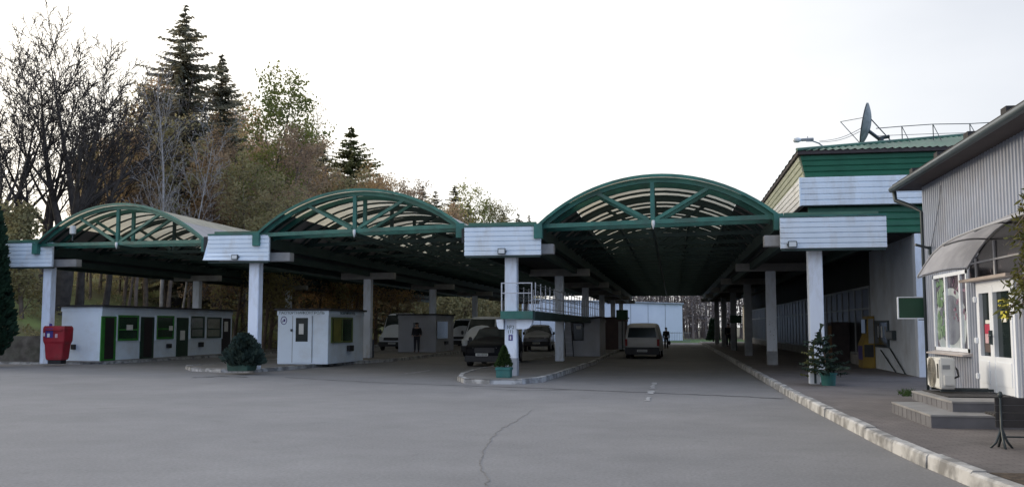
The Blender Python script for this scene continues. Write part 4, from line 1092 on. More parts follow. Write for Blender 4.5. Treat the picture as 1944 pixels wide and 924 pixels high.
# glazed infill under the awning's wall arch
D = MB(base); za = fz0 + .005
poly = [(GE - .043, p.y, p.z - .03) for p in inn if p.z > za]
poly = [(GE - .043, poly[0][1], za)] + poly + [(GE - .043, poly[-1][1], za)]
D.prism(poly, (.006, 0, 0)); fan = D.build('fanlight', mat('patterned_dark_glass', (.10, .08, .09), (.012, .010, .012), scale=5, rough=.2, lo=.58, hi=.66), S)
D = MB(base)
for x in (1858, 1894): 
    y_ = PE(x, 480, GE).y; zt2 = max(p.z for p in inn if abs(p.y - y_) < .6) - .05
    D.box(GE - .07, GE - .044, y_ - .035, y_ + .035, za, zt2 - .12)
D.box(GE - .068, GE - .045, da - .3, PE(1845, 498, GE).y, za + .28, za + .31); D.build('glazing_bar', M_boothdim, fan)
# wire and bracket on the corrugated wall
P = [PE(x, y, GE - .06) for x, y in ((1786, 352), (1784, 380), (1776, 425), (1768, 468))]
m1 = MB(); m1.tube(P, .006, 4); tag(m1.build('cable', M_black), 'thin cable hanging down the grey corrugated wall above the awning', 'cable')
q = PE(1765, 471, GE - .05)
BR = thing('wall_bracket', q, 'small dark steel bracket on the grey wall above the awning', 'bracket')
m1 = MB(); m1.bar((0, 0, 0), (-.35, -.25, .06), .03, .05); m1.build('arm', M_gutter, BR); m1 = MB(); m1.box(-.02, .02, -.05, .05, -.14, .04); m1.build('plate', M_gutter, BR)
# chalkboard sign on the far corner
p0 = PD(1704, 605, gfar + .12); p1 = PD(1761, 563, gfar + .12)
CB = thing('chalkboard_sign', Vector((p1.x, gfar + .12, p0.z)), 'blank dark green board in a white frame hung from the shop corner', 'sign')
cb = CB.location.copy()
box_part('board', M_board, CB, p0.x + .03, p1.x - .02, gfar + .12, gfar + .15, p0.z + .025, p1.z - .02, off=cb)
D = MB(cb)
for a in ((p0.x + .005, p0.x + .03, p0.z, p1.z), (p1.x - .02, p1.x, p0.z, p1.z)): D.box(a[0], a[1], gfar + .10, gfar + .16, a[2], a[3])
for a in ((p0.z, p0.z + .02), (p1.z - .018, p1.z)): D.box(p0.x + .031, p1.x - .021, gfar + .10, gfar + .16, a[0], a[1])
D.build('frame', M_pvc, CB)
D = MB(cb); D.bar((p1.x - .2, gfar + .14, p0.z - .02), (GE + .05, gfar + .02, p0.z - .02), .03, .02); D.build('bracket', M_gutter, CB); D = MB(cb); D.bar((p1.x, gfar + .14, p1.z + .02), (GE + .05, gfar + .02, p1.z + .02), .02, .02); D.build('bracket', M_gutter, CB)
# air conditioner outdoor unit on a bracket under the window
zb_ = .46
ya = PE(1789, 735, GE - .32).y - .0
c = PD(1788, 738, 18.0); 
acd = 17.35
a0 = PD(1785, 738, acd); a1 = PD(1816, 738, acd); zA = a0.z; zB = PD(1800, 679, acd).z
AC = thing('air_conditioner', Vector(((a0.x + a1.x) / 2, acd, zA)), 'cream outdoor air conditioner unit below the shop window', 'air conditioner')
cb = AC.location.copy(); ax0, ax1 = a0.x, a1.x; L_ac = .82
D = MB(cb); D.box(ax0, ax1, acd, acd + L_ac, zA, zB); D.build('casing', M_ac, AC, bevel=.025)
D = MB(cb); zc_ = (zA + zB) / 2
for r_ in (.26, .22, .18, .14, .10, .06):
    pts = [(ax0 - .012, acd + .47 + r_ * math.cos(6.2832 * i / 24), zc_ + r_ * math.sin(6.2832 * i / 24)) for i in range(25)]; D.tube(pts, .006, 4, caps=False)
for i in range(6):
    an = 6.2832 * i / 6; D.bar((ax0 - .012, acd + .47, zc_), (ax0 - .012, acd + .47 + .26 * math.cos(an), zc_ + .26 * math.sin(an)), .008, .008, up=(1, 0, 0))
D.build('fan_grille', M_acgrill, AC)
D = MB(cb); D.lathe([(.25, 0), (.25, .002)], 0, 0, 28); D.v = [(ax0 - .004 - cb.x - z, acd + .47 - cb.y + x, zc_ - cb.z + y) for (x, y, z) in [(v[0] + cb.x, v[1] + cb.y, v[2] + cb.z) for v in D.v]]; D.build('fan_recess', M_acgrill, AC)
box_part('side_slot', M_black, AC, ax0 - .006, ax0 - .001, acd + .06, acd + .14, zA + .18, zB - .1, off=cb)
box_part('valve_cover', M_ac, AC, ax0 + .06, ax1 - .03, acd - .05, acd - .002, zA + .06, zA + .24, bevel=.01, off=cb)
box_part('label_plate', M_lamp, AC, ax0 + .05, ax0 + .17, acd - .006, acd - .001, zB - .19, zB - .12, off=cb)
D = MB(cb); D.tube([(ax1 - .06, acd - .03, zA + .18), (ax1 + .03, acd - .04, zA + .22), (ax1 + .04, acd + .05, zA + .32), (ax1 + .01, acd + .12, zA + .38), (ax1 - .02, acd + .16, zA + .38)], .018, 6); D.build('pipe', M_black, AC)
for y_ in (acd + .1, acd + .7):
    box_part('foot', M_gutter, AC, ax0 + .03, ax1 - .01, y_ - .03, y_ + .03, zA - .05, zA - .002, off=cb)
for y_ in (acd + .25, acd + .55):
    box_part('wall_arm', M_gutter, AC, ax1 - .02, GE - .0, y_ - .02, y_ + .02, zA - .05, zA - .01, off=AC.location)
# two tiled steps
sA = G(1770, 812, .15); sB = G(1693, 783, .15)
zs1 = .15 + .195; 
uA = G(1805, 781, zs1); uB = G(1736, 758, zs1); zs2 = .505
ST = thing('entrance_steps', Vector((sA.x, sA.y, .15)), 'two grey tiled entrance steps in front of the shop door', 'steps')
cb = ST.location.copy()
for nm, a, b, z0, z1 in (('lower_step', sA, sB, .15, zs1), ('upper_step', uA, uB, zs1 + .001, zs2)):
    e0 = (a.x + b.x) / 2; 
    box_part(nm, M_tile, ST, e0, GE - .05, a.y, max(b.y, 16.6) if nm[0] == 'l' else 18.25, z0, z1 - .03, off=cb)
    box_part(nm + '_top', M_tiletop, ST, e0 - .012, GE - .05, a.y - .012, (max(b.y, 16.6) if nm[0] == 'l' else 18.25) + .01, z1 - .029, z1, bevel=.004, off=cb)
    D = MB(cb); y_ = a.y + .3
    while y_ < b.y: D.box(e0 - .003, e0 + .01, y_, y_ + .008, z0 + .01, z1 - .04); y_ += .3
    D.build('tile_joint', M_roofdark, ST)
mt = G(1860, 748, zs2 + .004); D = MB(); D.box(GE - 1.1, GE - .12, da + .1, db_ - .2, zs2 + .003, zs2 + .018)
tag(D.build('door_mat', M_roofdark), 'dark door mat lying on the top step at the shop door', 'mat')
# ------------------------------------------------------------------ trees
def rvec(r): 
    while True:
        v = Vector((r.uniform(-1, 1), r.uniform(-1, 1), r.uniform(-1, 1)))
        if .05 < v.length < 1: return v.normalized()
def grow(mb, r, p, d, L, rad, lev, maxlev, tips, cfg):
    nseg = cfg['seg'][min(lev, len(cfg['seg']) - 1)]
    pts = [p.copy()]; rads = [rad]; dirs = [d.copy()]
    q = p.copy(); dd = d.copy()
    for i in range(nseg):
        dd = (dd + rvec(r) * cfg['wob'] + Vector((0, 0, cfg['up'][min(lev, len(cfg['up']) - 1)]))).normalized()
        q = q + dd * L / nseg
        pts.append(q.copy()); dirs.append(dd.copy()); rads.append(max(cfg['rmin'], rad * (1 - cfg['taper'] * (i + 1) / nseg)))
    sides = 8 if rad > .15 else 5 if rad > .05 else 3
    mb.tube(pts, rads, sides, caps=False)
    if lev >= maxlev:
        tips.append((pts[-1], dd)); tips.append((pts[len(pts) // 2], dd)); return
    n = cfg['n'][min(lev, len(cfg['n']) - 1)]
    s0 = cfg['start'][min(lev, len(cfg['start']) - 1)]
    for k in range(n):
        t = s0 + (1 - s0) * (k + r.uniform(.1, .9)) / n
        i = min(nseg - 1, int(t * nseg)); f = t * nseg - i
        bp = pts[i].lerp(pts[i + 1], f); bd = dirs[i + 1]
        ax = bd.orthogonal().normalized(); ax.rotate(Matrix.Rotation(k * 2.4 + r.uniform(-.6, .6), 3, bd))
        ang = cfg['ang'][min(lev, len(cfg['ang']) - 1)] * r.uniform(.7, 1.25)
        nd = (bd * math.cos(ang) + ax * math.sin(ang)).normalized()
        nl = L * cfg['len'][min(lev, len(cfg['len']) - 1)] * r.uniform(.7, 1.2) * (1 - cfg['shrink'] * t)
        nr = max(cfg['rmin'], (rads[i] * (1 - f) + rads[i + 1] * f) * cfg['rr'])
        grow(mb, r, bp, nd, nl, nr, lev + 1, maxlev, tips, cfg)
    tips.append((pts[-1], dd))
def leaves(mb, r, tips, per, size, spread, droop=0.0):
    for p, d in tips:
        for _ in range(per if per >= 1 else (1 if r.random() < per else 0)):
            c = p + rvec(r) * spread * r.random() ** .6 - Vector((0, 0, droop * r.random()))
            a = rvec(r); b = a.orthogonal().normalized(); s = size * r.uniform(.6, 1.4)
            mb.add([c - a * s * .5, c + b * s * .32, c + a * s * .5, c - b * s * .32], [(0, 1, 2, 3)])
def set_height(mb, H):
    zmax = max(v[2] for v in mb.v); k = H / zmax; return k
BARE = dict(trunk=.46, seg=[9, 8, 5, 3, 2], n=[10, 9, 7, 6], start=[.25, .22, .15, .1], ang=[.66, .62, .62, .6], len=[1.25, .48, .40, .42], shrink=.38, rr=.58, rmin=.015, wob=.085, up=[.02, .11, .07, .03], taper=.95)
SLIM = dict(seg=[9, 4, 3, 2], n=[22, 6, 4], start=[.30, .2, .15], ang=[.65, .7, .7], len=[.24, .45, .45], shrink=.45, rr=.42, rmin=.010, wob=.07, up=[.03, .07, .03], taper=.85)
BIRCH = dict(seg=[10, 5, 3, 2], n=[20, 7, 5], start=[.28, .2, .1], ang=[.50, .6, .8], len=[.30, .45, .5], shrink=.45, rr=.38, rmin=.010, wob=.06, up=[.02, .05, -.10], taper=.88)
def tree_meshes(kind, seed, H, cfg, maxlev, rad, leaf=None, stems=1, spread=.25, bark=None):
    """returns (trunk mesh, crown meshes) in local space, base at 0"""
    r = random.Random(seed); tips = []
    tr = MB()
    for s in range(stems):
        a = 6.28 * s / stems + r.uniform(-.4, .4); off = Vector((math.cos(a), math.sin(a), 0))
        d = (Vector((0, 0, 1)) + off * (spread if stems > 1 else r.uniform(0, .06))).normalized()
        grow(tr, r, off * (rad * .6 if stems > 1 else 0) - Vector((0, 0, .4)), d, H * cfg.get('trunk', .77) * r.uniform(.94, 1.06), rad * (1 if s == 0 else r.uniform(.6, .9)), 0, maxlev, tips, cfg)
    k = H / max(v[2] for v in tr.v)
    tr.v = [(x * k, y * k, z * k) for x, y, z in tr.v]; tips = [(p * k, d) for p, d in tips]
    lv = None
    if leaf:
        lv = MB(); leaves(lv, r, tips, *leaf)
    return tr, lv
def spruce_mb(seed, H, R, dense=1.0, droop=.32, power=.85, gap=.0, bw=1.0):
    r = random.Random(seed); tr = MB(); fo = MB()
    tr.tube([(0, 0, -.4), (0, 0, H * .4), (r.uniform(-.1, .1), r.uniform(-.1, .1), H * .97)], [H * .017, H * .011, .02], 8, caps=False)
    z = H * .08; step = .36 / dense * (bw ** .7)
    while z < H - .25:
        t = (z / H); L0 = R * max(.02, (1 - t)) ** power * min(1, .12 + (1 - t) * 7)
        L0 *= 1 + .16 * math.sin(z * 1.7 + seed) 
        n = max(6, int(9 * (1 if L0 > .7 else .8)))
        ph = r.uniform(0, 6.28)
        for k in range(n):
            if r.random() < gap: continue
            a = ph + 6.283 * k / n + r.uniform(-.3, .3); L = L0 * r.uniform(.5, 1.2)
            h = Vector((math.cos(a), math.sin(a), 0)); sd = Vector((-h.y, h.x, 0)); p0 = Vector((0, 0, z + r.uniform(-.38, .38) * bw))
            dr = droop * r.uniform(.7, 1.3) * (1 - .8 * t)
            f = lambda s: p0 + h * (L * s) + Vector((0, 0, L * (-dr * s + .30 * dr * s * s * s) + .28 * t * L * s))
            nb = max(3, int(L / (.22 * bw) * dense))
            tr.tube([f(0), f(.5), f(.96)], [.03 * bw, .018 * bw, .008 * bw], 3, caps=False)
            for i in range(nb):
                s = (i + .7) / nb; q = f(s); ll = (.30 + .42 * (1 - s) * min(1, L / 2)) * r.uniform(.75, 1.25) * (1 if bw == 1 else bw * 1.3)
                for sg in (-1, 1):
                    dv = (h * .75 + sd * sg * r.uniform(.5, .95) + Vector((0, 0, -r.uniform(.15, .55)))).normalized()
                    e_ = q + dv * ll; wv = (h * .5 - sd * sg * .5 + Vector((0, 0, r.uniform(-.5, .5)))) * (.13 + .09 * r.random()) * bw; 
                    m_ = q + dv * ll * .5 + Vector((0, 0, .03))
                    fo.add([q - wv * .6, m_ - wv, e_, m_ + wv, q + wv * .6], [(0, 1, 2, 3, 4)])
                if r.random() < .8:                       # hanging secondary twig
                    e_ = q + Vector((r.uniform(-.08, .08), r.uniform(-.08, .08), -ll * r.uniform(.5, .9))); wv = (sd * r.uniform(.3, 1) + h * r.uniform(-.7, .7)) * .11 * bw
                    fo.add([q - wv, e_, q + wv], [(0, 1, 2)])
        z += step * r.uniform(.8, 1.2)
    for i in range(10):                                      # leader tuft
        a = 6.28 * i / 10; zz = H - .7 + .07 * i; fo.add([(0, 0, zz), (math.cos(a) * .16, math.sin(a) * .16, zz + .16), (math.cos(a + .5) * .03, math.sin(a + .5) * .03, zz + .2)], [(0, 1, 2)])
    return tr, fo
def plant(name, label, x, Y, ytop, maker, bark, leafm, group=None, rz=0.0, zb=None, cat='tree'):
    p = A(x, 620, Y); z0 = hill(p.x, p.y) if zb is None else zb
    H = A(x, ytop, Y).z - z0
    tr, lv = maker(H)
    T = thing(name, Vector((p.x, p.y, z0)), label, cat, rz=rz, group=group)
    tr.build('trunk', bark, T, smooth=True)
    if lv: lv.build('crown', leafm, T)
    return T
# --- big dark bare trees at the left
plant('bare_tree', 'massive dark bare tree with several thick stems, farthest left in full view', 92, 56, 32, lambda H: tree_meshes('b', 11, H, BARE, 4, .62, stems=2, spread=.16), M_bark, None)
plant('bare_tree', 'dark bare tree cut by the left edge of the picture', -55, 53, 62, lambda H: tree_meshes('b', 23, H, dict(BARE, n=[9, 8, 6, 5]), 4, .34, stems=2, spread=.22), M_bark, None)
plant('bare_tree', 'thin dark bare tree halfway between the massive bare tree and the tallest spruce', 196, 60, 120, lambda H: tree_meshes('b', 37, H, dict(BARE, n=[7, 7, 5, 4], start=[.40, .25, .2, .1], trunk=.60, len=[.72, .46, .40, .42]), 4, .20), M_bark, None)
plant('bare_tree', 'dark bare tree just right of the massive bare tree, a little shorter', 148, 58, 62, lambda H: tree_meshes('b', 91, H, dict(BARE, n=[8, 7, 6, 5], start=[.35, .25, .2, .1], trunk=.60, len=[.72, .46, .40, .42]), 4, .28), M_bark, None)
plant('bare_tree', 'dark bare tree filling the gap left of the massive bare tree', 12, 55, 84, lambda H: tree_meshes('b', 95, H, dict(BARE, n=[7, 7, 6, 4], start=[.35, .25, .2, .1], trunk=.60, len=[.72, .46, .40, .42]), 4, .26), M_bark, None)
# --- spruces
plant('spruce_tree', 'tallest dark spruce, its top highest in the skyline', 333, 70, 14, lambda H: spruce_mb(2, H, 5.6, dense=.9, droop=.36, power=.52, gap=.14), M_bark, M_needle)
plant('spruce_tree', 'narrow dark spruce just right of the tallest spruce', 408, 74, 106, lambda H: spruce_mb(3, H, 3.9, dense=.9, power=.56, gap=.12), M_bark, M_needle)
plant('spruce_tree', 'broad olive-green spruce standing right of the brown trees above the middle vault', 662, 92, 240, lambda H: spruce_mb(4, H, 7.2, dense=.95, power=.66, gap=.05), M_bark, M_needleolive)
plant('spruce_tree', 'smaller dark spruce at the left shoulder of the broad olive spruce', 606, 94, 268, lambda H: spruce_mb(5, H, 5.2, dense=.9, power=.68), M_bark, M_needle)
# --- bare pale birch in front of the tallest spruce
plant('birch_tree', 'slender pale bare birch in front of the tallest spruce', 302, 56, 92, lambda H: tree_meshes('s', 5, H, dict(BIRCH, n=[22, 6, 4], up=[.02, .08, .02]), 3, .14), M_barkpale, None)
plant('birch_tree', 'second pale bare birch, shorter and thinner, right of the first', 338, 57, 190, lambda H: tree_meshes('s', 6, H, dict(BIRCH, n=[20, 6, 4], ang=[.6, .6, .7], up=[.02, .08, .02]), 3, .085), M_barkpale, None)
# --- leafy
plant('leafy_tree', 'tall thin tree with sparse yellow-green leaves right of the narrow spruce', 470, 68, 130, lambda H: tree_meshes('l', 41, H, dict(SLIM, len=[.34, .45, .45], n=[16, 6, 4], ang=[.8, .7, .7]), 3, .16, leaf=(7, .22, .8)), M_bark, M_leafgreen)
plant('leafy_tree', 'sparse birch with thinning drooping twigs, outermost on the right of the tall group', 553, 72, 165, lambda H: tree_meshes('l', 43, H, BIRCH, 3, .14, leaf=(1, .12, .35, .5)), M_barkpale, M_leafdull)
for i, (x, Y, yt, sd, m_, lab) in enumerate([
    (512, 66, 240, 51, M_leafbrown, 'reddish brown leafy tree below the sparse birch'),
    (556, 70, 246, 52, M_leafbrown, 'brown leafy tree rising between the sparse birch and the small dark spruce'),
    (440, 62, 290, 53, M_leafdull, 'dull brown-green tree above the right end of the leftmost vault'),
    (372, 64, 250, 54, M_leafbrown, 'brown leafy tree in front of the narrow spruce foot'),
    (600, 74, 330, 55, M_leafrust, 'rust-brown bushy tree under the small dark spruce'),
    (715, 86, 320, 56, M_leafrust, 'rust-orange tree at the right foot of the broad olive spruce'),
    (748, 92, 338, 57, M_leafbrown, 'small thin-topped brown tree above the middle vault crown, right of the rust-orange tree'),
    (655, 80, 325, 58, M_leafdull, 'dull olive tree in front of the broad olive spruce'),
    (500, 60, 330, 59, M_leafdull, 'low olive-brown tree near the left end of the middle vault'),
    (232, 64, 225, 60, M_leafdull, 'thin brownish tree left of the pale birch with some leaves left'),
    (575, 76, 285, 62, M_leafbrown, 'brown bushy tree between the reddish brown tree and the small dark spruce'),
    (632, 78, 345, 63, M_leafrust, 'rust-brown tree low between the small dark spruce and the dull olive tree'),
    (690, 82, 345, 64, M_leafbrown, 'brown low tree between the dull olive tree and the rust-orange tree'),
    (420, 66, 300, 65, M_leafrust, 'rust-brown tree right behind the ridge of the leftmost vault'),
    (712, 84, 306, 66, M_leafrust, 'tall rust-orange tree just right of the broad olive spruce'),
    (738, 88, 322, 67, M_leafbrown, 'thin-topped brown tree, outermost on the right of the brown wood'),
    (640, 74, 318, 68, M_leafdull, 'olive-brown tree before the left half of the broad olive spruce'),
    (672, 76, 338, 69, M_leafrust, 'low rust-brown tree at the crown of the middle vault'),
    (40, 52, 392, 61, M_leafdull, 'low olive bushy tree at the foot of the massive bare tree'),
    ]):
    plant('leafy_tree', lab, x, Y, yt, lambda H: tree_meshes('l', sd, H, dict(SLIM, len=[.32, .5, .5], n=[20, 6, 4], start=[.12, .15, .1]), 3, .12, leaf=(5, .17, .55)), M_barkbrown, m_)
# --- far skyline right of the middle vault
far = [('spruce_tree', 800, 140, 354, 'far small spruce, left one of the pair right of the middle vault crown', 5.6), ('spruce_tree', 825, 142, 362, 'far small spruce, right one of the pair right of the middle vault crown', 5.4),
       ('spruce_tree', 862, 136, 352, 'far broad spruce left of the pale leafy tree', 7.5), ('spruce_tree', 888, 145, 378, 'far narrow spruce tucked against the pale leafy tree', 5.0),
       ('spruce_tree', 955, 165, 398, 'far low spruce above the third white fascia', 6.5), ('spruce_tree', 984, 195, 404, 'tiny far spruce, first right of the low spruce', 5), ('spruce_tree', 1005, 205, 406, 'tiny far spruce next to the rightmost vault', 5)]
for i, (nm, x, Y, yt, lab, R_) in enumerate(far):
    plant(nm, lab, x, Y, yt, lambda H: spruce_mb(20 + i, H, R_, dense=.75, power=.62), M_bark, M_needle, group='far spruces on the skyline')
plant('leafy_tree', 'far pale yellow-green leafy tree above the right end of the middle vault', 908, 132, 350, lambda H: tree_meshes('l', 71, H, dict(SLIM, len=[.36, .5, .5], n=[18, 6, 4]), 3, .2, leaf=(3, .3, .9)), M_barkbrown, M_leafgreen)
plant('leafy_tree', 'far low rusty bush-like tree left of the pair of far spruces', 772, 120, 372, lambda H: tree_meshes('l', 72, H, dict(SLIM, len=[.36, .5, .5], n=[18, 6, 4], start=[.1, .1, .1]), 3, .16, leaf=(3, .26, .8)), M_barkbrown, M_leafrust)
for i, (x, Y, yt, m_, lab) in enumerate([(786, 128, 384, M_leafbrown, 'far low brown tree below the pair of far spruces'), (842, 130, 380, M_leafdull, 'far low olive tree between the far pair and the far broad spruce'), (880, 128, 392, M_leafbrown, 'far low brown tree at the foot of the far broad spruce'), (926, 134, 384, M_leafdull, 'far low olive tree at the right of the pale leafy tree')]):
    plant('leafy_tree', lab, x, Y, yt, lambda H: tree_meshes('l', 110 + i, H, dict(SLIM, len=[.34, .5, .5], n=[18, 6, 4], start=[.1, .1, .1]), 3, .16, leaf=(5, .26, .9)), M_barkbrown, m_)
# --- slender forest trees between and behind (shared meshes)
protos = []
for i, (sd, m_, lf) in enumerate(((81, M_leafbrown, (5, .20, .6)), (82, M_leafdull, (2, .20, .6)), (83, M_leafrust, (3, .17, .5)), (84, None, None))):
    tr, lv = tree_meshes('s', sd, 16.0, dict(SLIM, n=[20, 5, 4], len=[.22, .45, .5]), 3, .13, leaf=lf)
    protos.append((tr.mesh('trunk', M_barkbrown, True), lv.mesh('crown', m_) if lv else None))
rnd = random.Random(77); cnt = 0
spots = []
for k in range(700):
    x = rnd.uniform(150, 765); Y = rnd.uniform(60, 112); p = A(x, 620, Y)
    if p.x > -33: continue
    if any((p.x - a) ** 2 + (p.y - b) ** 2 < 4.5 for a, b in spots): continue
    # skyline limit so the fill never rises above the photo's outline
    lim = 235 if x < 262 else 150 if x < 345 else 175 if x < 450 else 235 if x < 585 else 300 if x < 640 else 292 if x < 700 else 330 if x < 740 else 362
    yt = lim + abs(rnd.gauss(0, 50)); H = A(x, yt, Y).z - hill(p.x, p.y)
    if H < 4: continue
    spots.append((p.x, p.y))
    which = rnd.choice([0, 1, 3, 3] if x < 330 else [0, 0, 1, 2, 3])
    T = thing('slender_tree', (p.x, p.y, hill(p.x, p.y)), 'slender thin-stemmed tree in the brown wood on the slope behind the canopy', 'tree', rz=rnd.uniform(0, 6.28), group='slender trees of the wood on the slope')
    s = H / 16.0; wdt = s * rnd.uniform(.85, 1.25); T.scale = (wdt, wdt, s)
    for nm, me in (('trunk', protos[which][0]), ('crown', protos[which][1])):
        if me:
            o = bpy.data.objects.new(nm, me); col.objects.link(o); o.parent = T
    cnt += 1
    if cnt > 150: break
# --- undergrowth on the slope: nobody could count it
ug = MB(); r = random.Random(9)
for k in range(2300):
    x = r.uniform(-66, -28.6); y = r.uniform(40, 108); z = hill(x, y)
    c = Vector((x, y, z)); up = x < -43 or (r.random() < .10)
    for b in range(r.randint(3, 7)):
        hgt = r.uniform(.25, .7) if not up else r.uniform(.5, 1.9)
        d = Vector((r.uniform(-.5, .5), r.uniform(-.5, .5), 1)).normalized(); q = c + Vector((r.uniform(-.4, .4), r.uniform(-.4, .4), 0)); wv = Vector((-d.y, d.x, 0)); wv = (wv if wv.length > .01 else Vector((1, 0, 0))).normalized() * .014
        ug.add([q - wv, q + wv, q + d * hgt], [(0, 1, 2)])
        for l in range(3):
            s = r.uniform(.05, .11); a = rvec(r); bb = a.orthogonal().normalized(); cc = q + d * hgt * r.uniform(.25, 1) + rvec(r) * .15
            ug.add([cc - a * s, cc + bb * s * .6, cc + a * s, cc - bb * s * .6], [(0, 1, 2, 3)])
tag(ug.build('undergrowth', M_leafdull), 'brown and olive undergrowth covering the wooded slope at the left', 'undergrowth', kind='stuff')
# --- far wood beyond the end of the canopy
fw = MB(); r = random.Random(13)
for k in range(420):
    x = r.uniform(1120, 1640); Y = r.uniform(128, 165); p = A(x, 620, Y); H = r.uniform(7, 17); p.z = 0
    tp = p + Vector((r.uniform(-1, 1), 0, H)); fw.tube([p, p.lerp(tp, .5) + Vector((r.uniform(-.2, .2), 0, 0)), tp], [r.uniform(.06, .16), .07, .02], 4, caps=False)
    for b in range(22):
        q = p.lerp(tp, r.uniform(.12, .95)); d = rvec(r); d.z = abs(d.z) * .8; e_ = q + d * r.uniform(.6, 2.2); fw.tube([q, e_], [.03, .012], 3, caps=False)
        if r.random() < .8:
            for l in range(3):
                s = r.uniform(.1, .25); a = rvec(r); bb = a.orthogonal().normalized(); cc = e_ + rvec(r) * .5
                fw.add([cc - a * s, cc + bb * s * .6, cc + a * s, cc - bb * s * .6], [(0, 1, 2, 3)])
tag(fw.build('far_wood', mat('far_wood_bark', (.20, .165, .15), (.11, .09, .085), scale=.5, rough=1)), 'pale brown bare wood far beyond the end of the canopy', 'wood', kind='stuff')
fw2 = MB(); r = random.Random(14)
for k in range(420):
    x = r.uniform(430, 1010); Y = r.uniform(114, 150); p = A(x, 620, Y); H = r.uniform(5, 10); p.z = hill(p.x, p.y) if p.x < -20 else 0
    tp = p + Vector((r.uniform(-1, 1), 0, H)); fw2.tube([p, tp], [r.uniform(.05, .14), .02], 4, caps=False)
    for b in range(16):
        q = p.lerp(tp, r.uniform(.08, .98)); d = rvec(r); d.z = abs(d.z); e_ = q + d * r.uniform(.6, 1.8); fw2.tube([q, e_], [.03, .012], 3, caps=False)
        for l in range(5):
            s = r.uniform(.12, .3); a = rvec(r); bb = a.orthogonal().normalized(); cc = e_ + rvec(r) * .7
            fw2.add([cc - a * s, cc + bb * s * .6, cc + a * s, cc - bb * s * .6], [(0, 1, 2, 3)])
tag(fw2.build('far_thicket', M_leafdull), 'dark olive thicket far behind the lanes on the left', 'thicket', kind='stuff')
# --- clipped conifers
def thuja_mb(seed, H, R, n, leaf=.10, taper=lambda t: 1, rag=.06):
    r = random.Random(seed); fo = MB(); tr = MB(); tr.tube([(0, 0, 0), (0, 0, H * .9)], [R * .12 + .01, .01], 6)
    for k in range(n):
        t = r.random(); rad = R * taper(t) * (1 - .35 * r.random() ** 2); a = r.uniform(0, 6.283)
        rad *= (1 + .14 * math.sin(a * 5 + t * 9 + seed)) * r.uniform(1 - rag, 1 + rag)
        c = Vector((math.cos(a) * rad, math.sin(a) * rad, .06 * H + t * H * .94)); d = (Vector((math.cos(a), math.sin(a), r.uniform(.3, 1.6)))).normalized()
        s = leaf * r.uniform(.7, 1.5); sd = d.orthogonal().normalized(); sd.rotate(Matrix.Rotation(r.uniform(0, 6.28), 3, d))
        fo.add([c - sd * s * .25, c + d * s * .6 - sd * s * .4, c + d * s * 1.2, c + d * s * .6 + sd * s * .4, c + sd * s * .25], [(0, 1, 2, 3, 4)])
    return tr, fo
plant('thuja', 'tall dark columnar thuja cut by the left edge of the picture', -34, 39, 386, lambda H: thuja_mb(3, H, 1.12, 9000, .16, lambda t: (1 - t) ** .45 * min(1, .55 + t * 3)), M_bark, M_spray, zb=0)
plant('thuja', 'clipped dark conical thuja at the far end of the walkway', 1354, 99, 606, lambda H: thuja_mb(4, H, .62, 1800, .14, lambda t: (1 - t * .75)), M_bark, M_spray, zb=.1)
# evergreen at the right edge, hanging into the picture
pb = A(1990, 620, 8.6)
def weep(H):
    r = random.Random(8); tr = MB(); fo = MB()
    tr.tube([(0, 0, 0), (.02, .01, 1.3), (0, 0, H * .95)], [.06, .045, .012], 8)
    for k in range(46):
        a = r.uniform(0, 6.283); z = r.uniform(1.75, H - .12); L = r.uniform(.22, .46) * (1 - .4 * (z - 1.7) / (H - 1.7)); h = Vector((math.cos(a), math.sin(a), 0))
        f = lambda s: Vector((0, 0, z)) + h * L * s + Vector((0, 0, .14 * s - .30 * s * s))
        tr.tube([f(0), f(.5), f(1)], [.012, .008, .004], 4, caps=False)
        for i in range(34):
            s = r.uniform(.15, 1.05); q = f(s) + rvec(r) * .045; d = (h * .4 + rvec(r) * .9 + Vector((0, 0, -.25))).normalized(); l = r.uniform(.04, .085); sd = d.orthogonal().normalized() * .009
            fo.add([q - sd, q + d * l * .5 - sd * 1.6, q + d * l, q + d * l * .5 + sd * 1.6, q + sd], [(0, 1, 2, 3, 4)])
    return tr, fo
tr, fo = weep(2.85)
T = thing('small_conifer', Vector((pb.x, pb.y, .15)), 'olive evergreen branches hanging in at the right edge before the shop door', 'tree')
tr.build('trunk', M_barkbrown, T, smooth=True); fo.build('crown', leafmat('evergreen_olive', (.12, .12, .03), (.06, .07, .02), (.16, .12, .03), scale=6, trans=.3), T)
# ------------------------------------------------------------------ potted plants
def pot_round(T, r0, r1, h, m=M_pot):
    D = MB(); D.lathe([(r0, 0), (r1, h - .05), (r1 + .025, h - .05), (r1 + .025, h), (r1 - .03, h), (r1 - .035, h - .06)], 0, 0, 18); D.build('pot', m, T)
    D = MB(); D.lathe([(r1 - .04, h - .08), (.02, h - .05)], 0, 0, 14); D.build('soil', M_soil, T)
# bushy spruce by the second column
q = A(464, 700, 33.2); q.z = .13
T = thing('potted_spruce', q, 'bushy spruce in a low green tub beside the second column', 'potted plant')
D = MB(); D.prism([(-.46, -.36, 0), (.28, -.36, 0), (.33, -.36, .38), (-.51, -.36, .38)], (0, .70, 0)); D.build('tub', mat('dull_green_tub', (.03, .085, .06), (.02, .055, .04), scale=3, rough=.6), T, bevel=.02)
tr, fo = thuja_mb(31, 1.06, .56, 4000, .13, lambda t: (1 - t) ** .62 * min(1, .62 + t * 2.2), rag=.40)
for m_ in (tr, fo): m_.v = [(x - .04 * z, y, z + .12) for x, y, z in m_.v]
tr.build('stem', M_bark, T); fo.build('foliage', leafmat('bush_needles', (.055, .085, .07), (.028, .045, .038), (.06, .065, .04), scale=5, trans=.2), T)
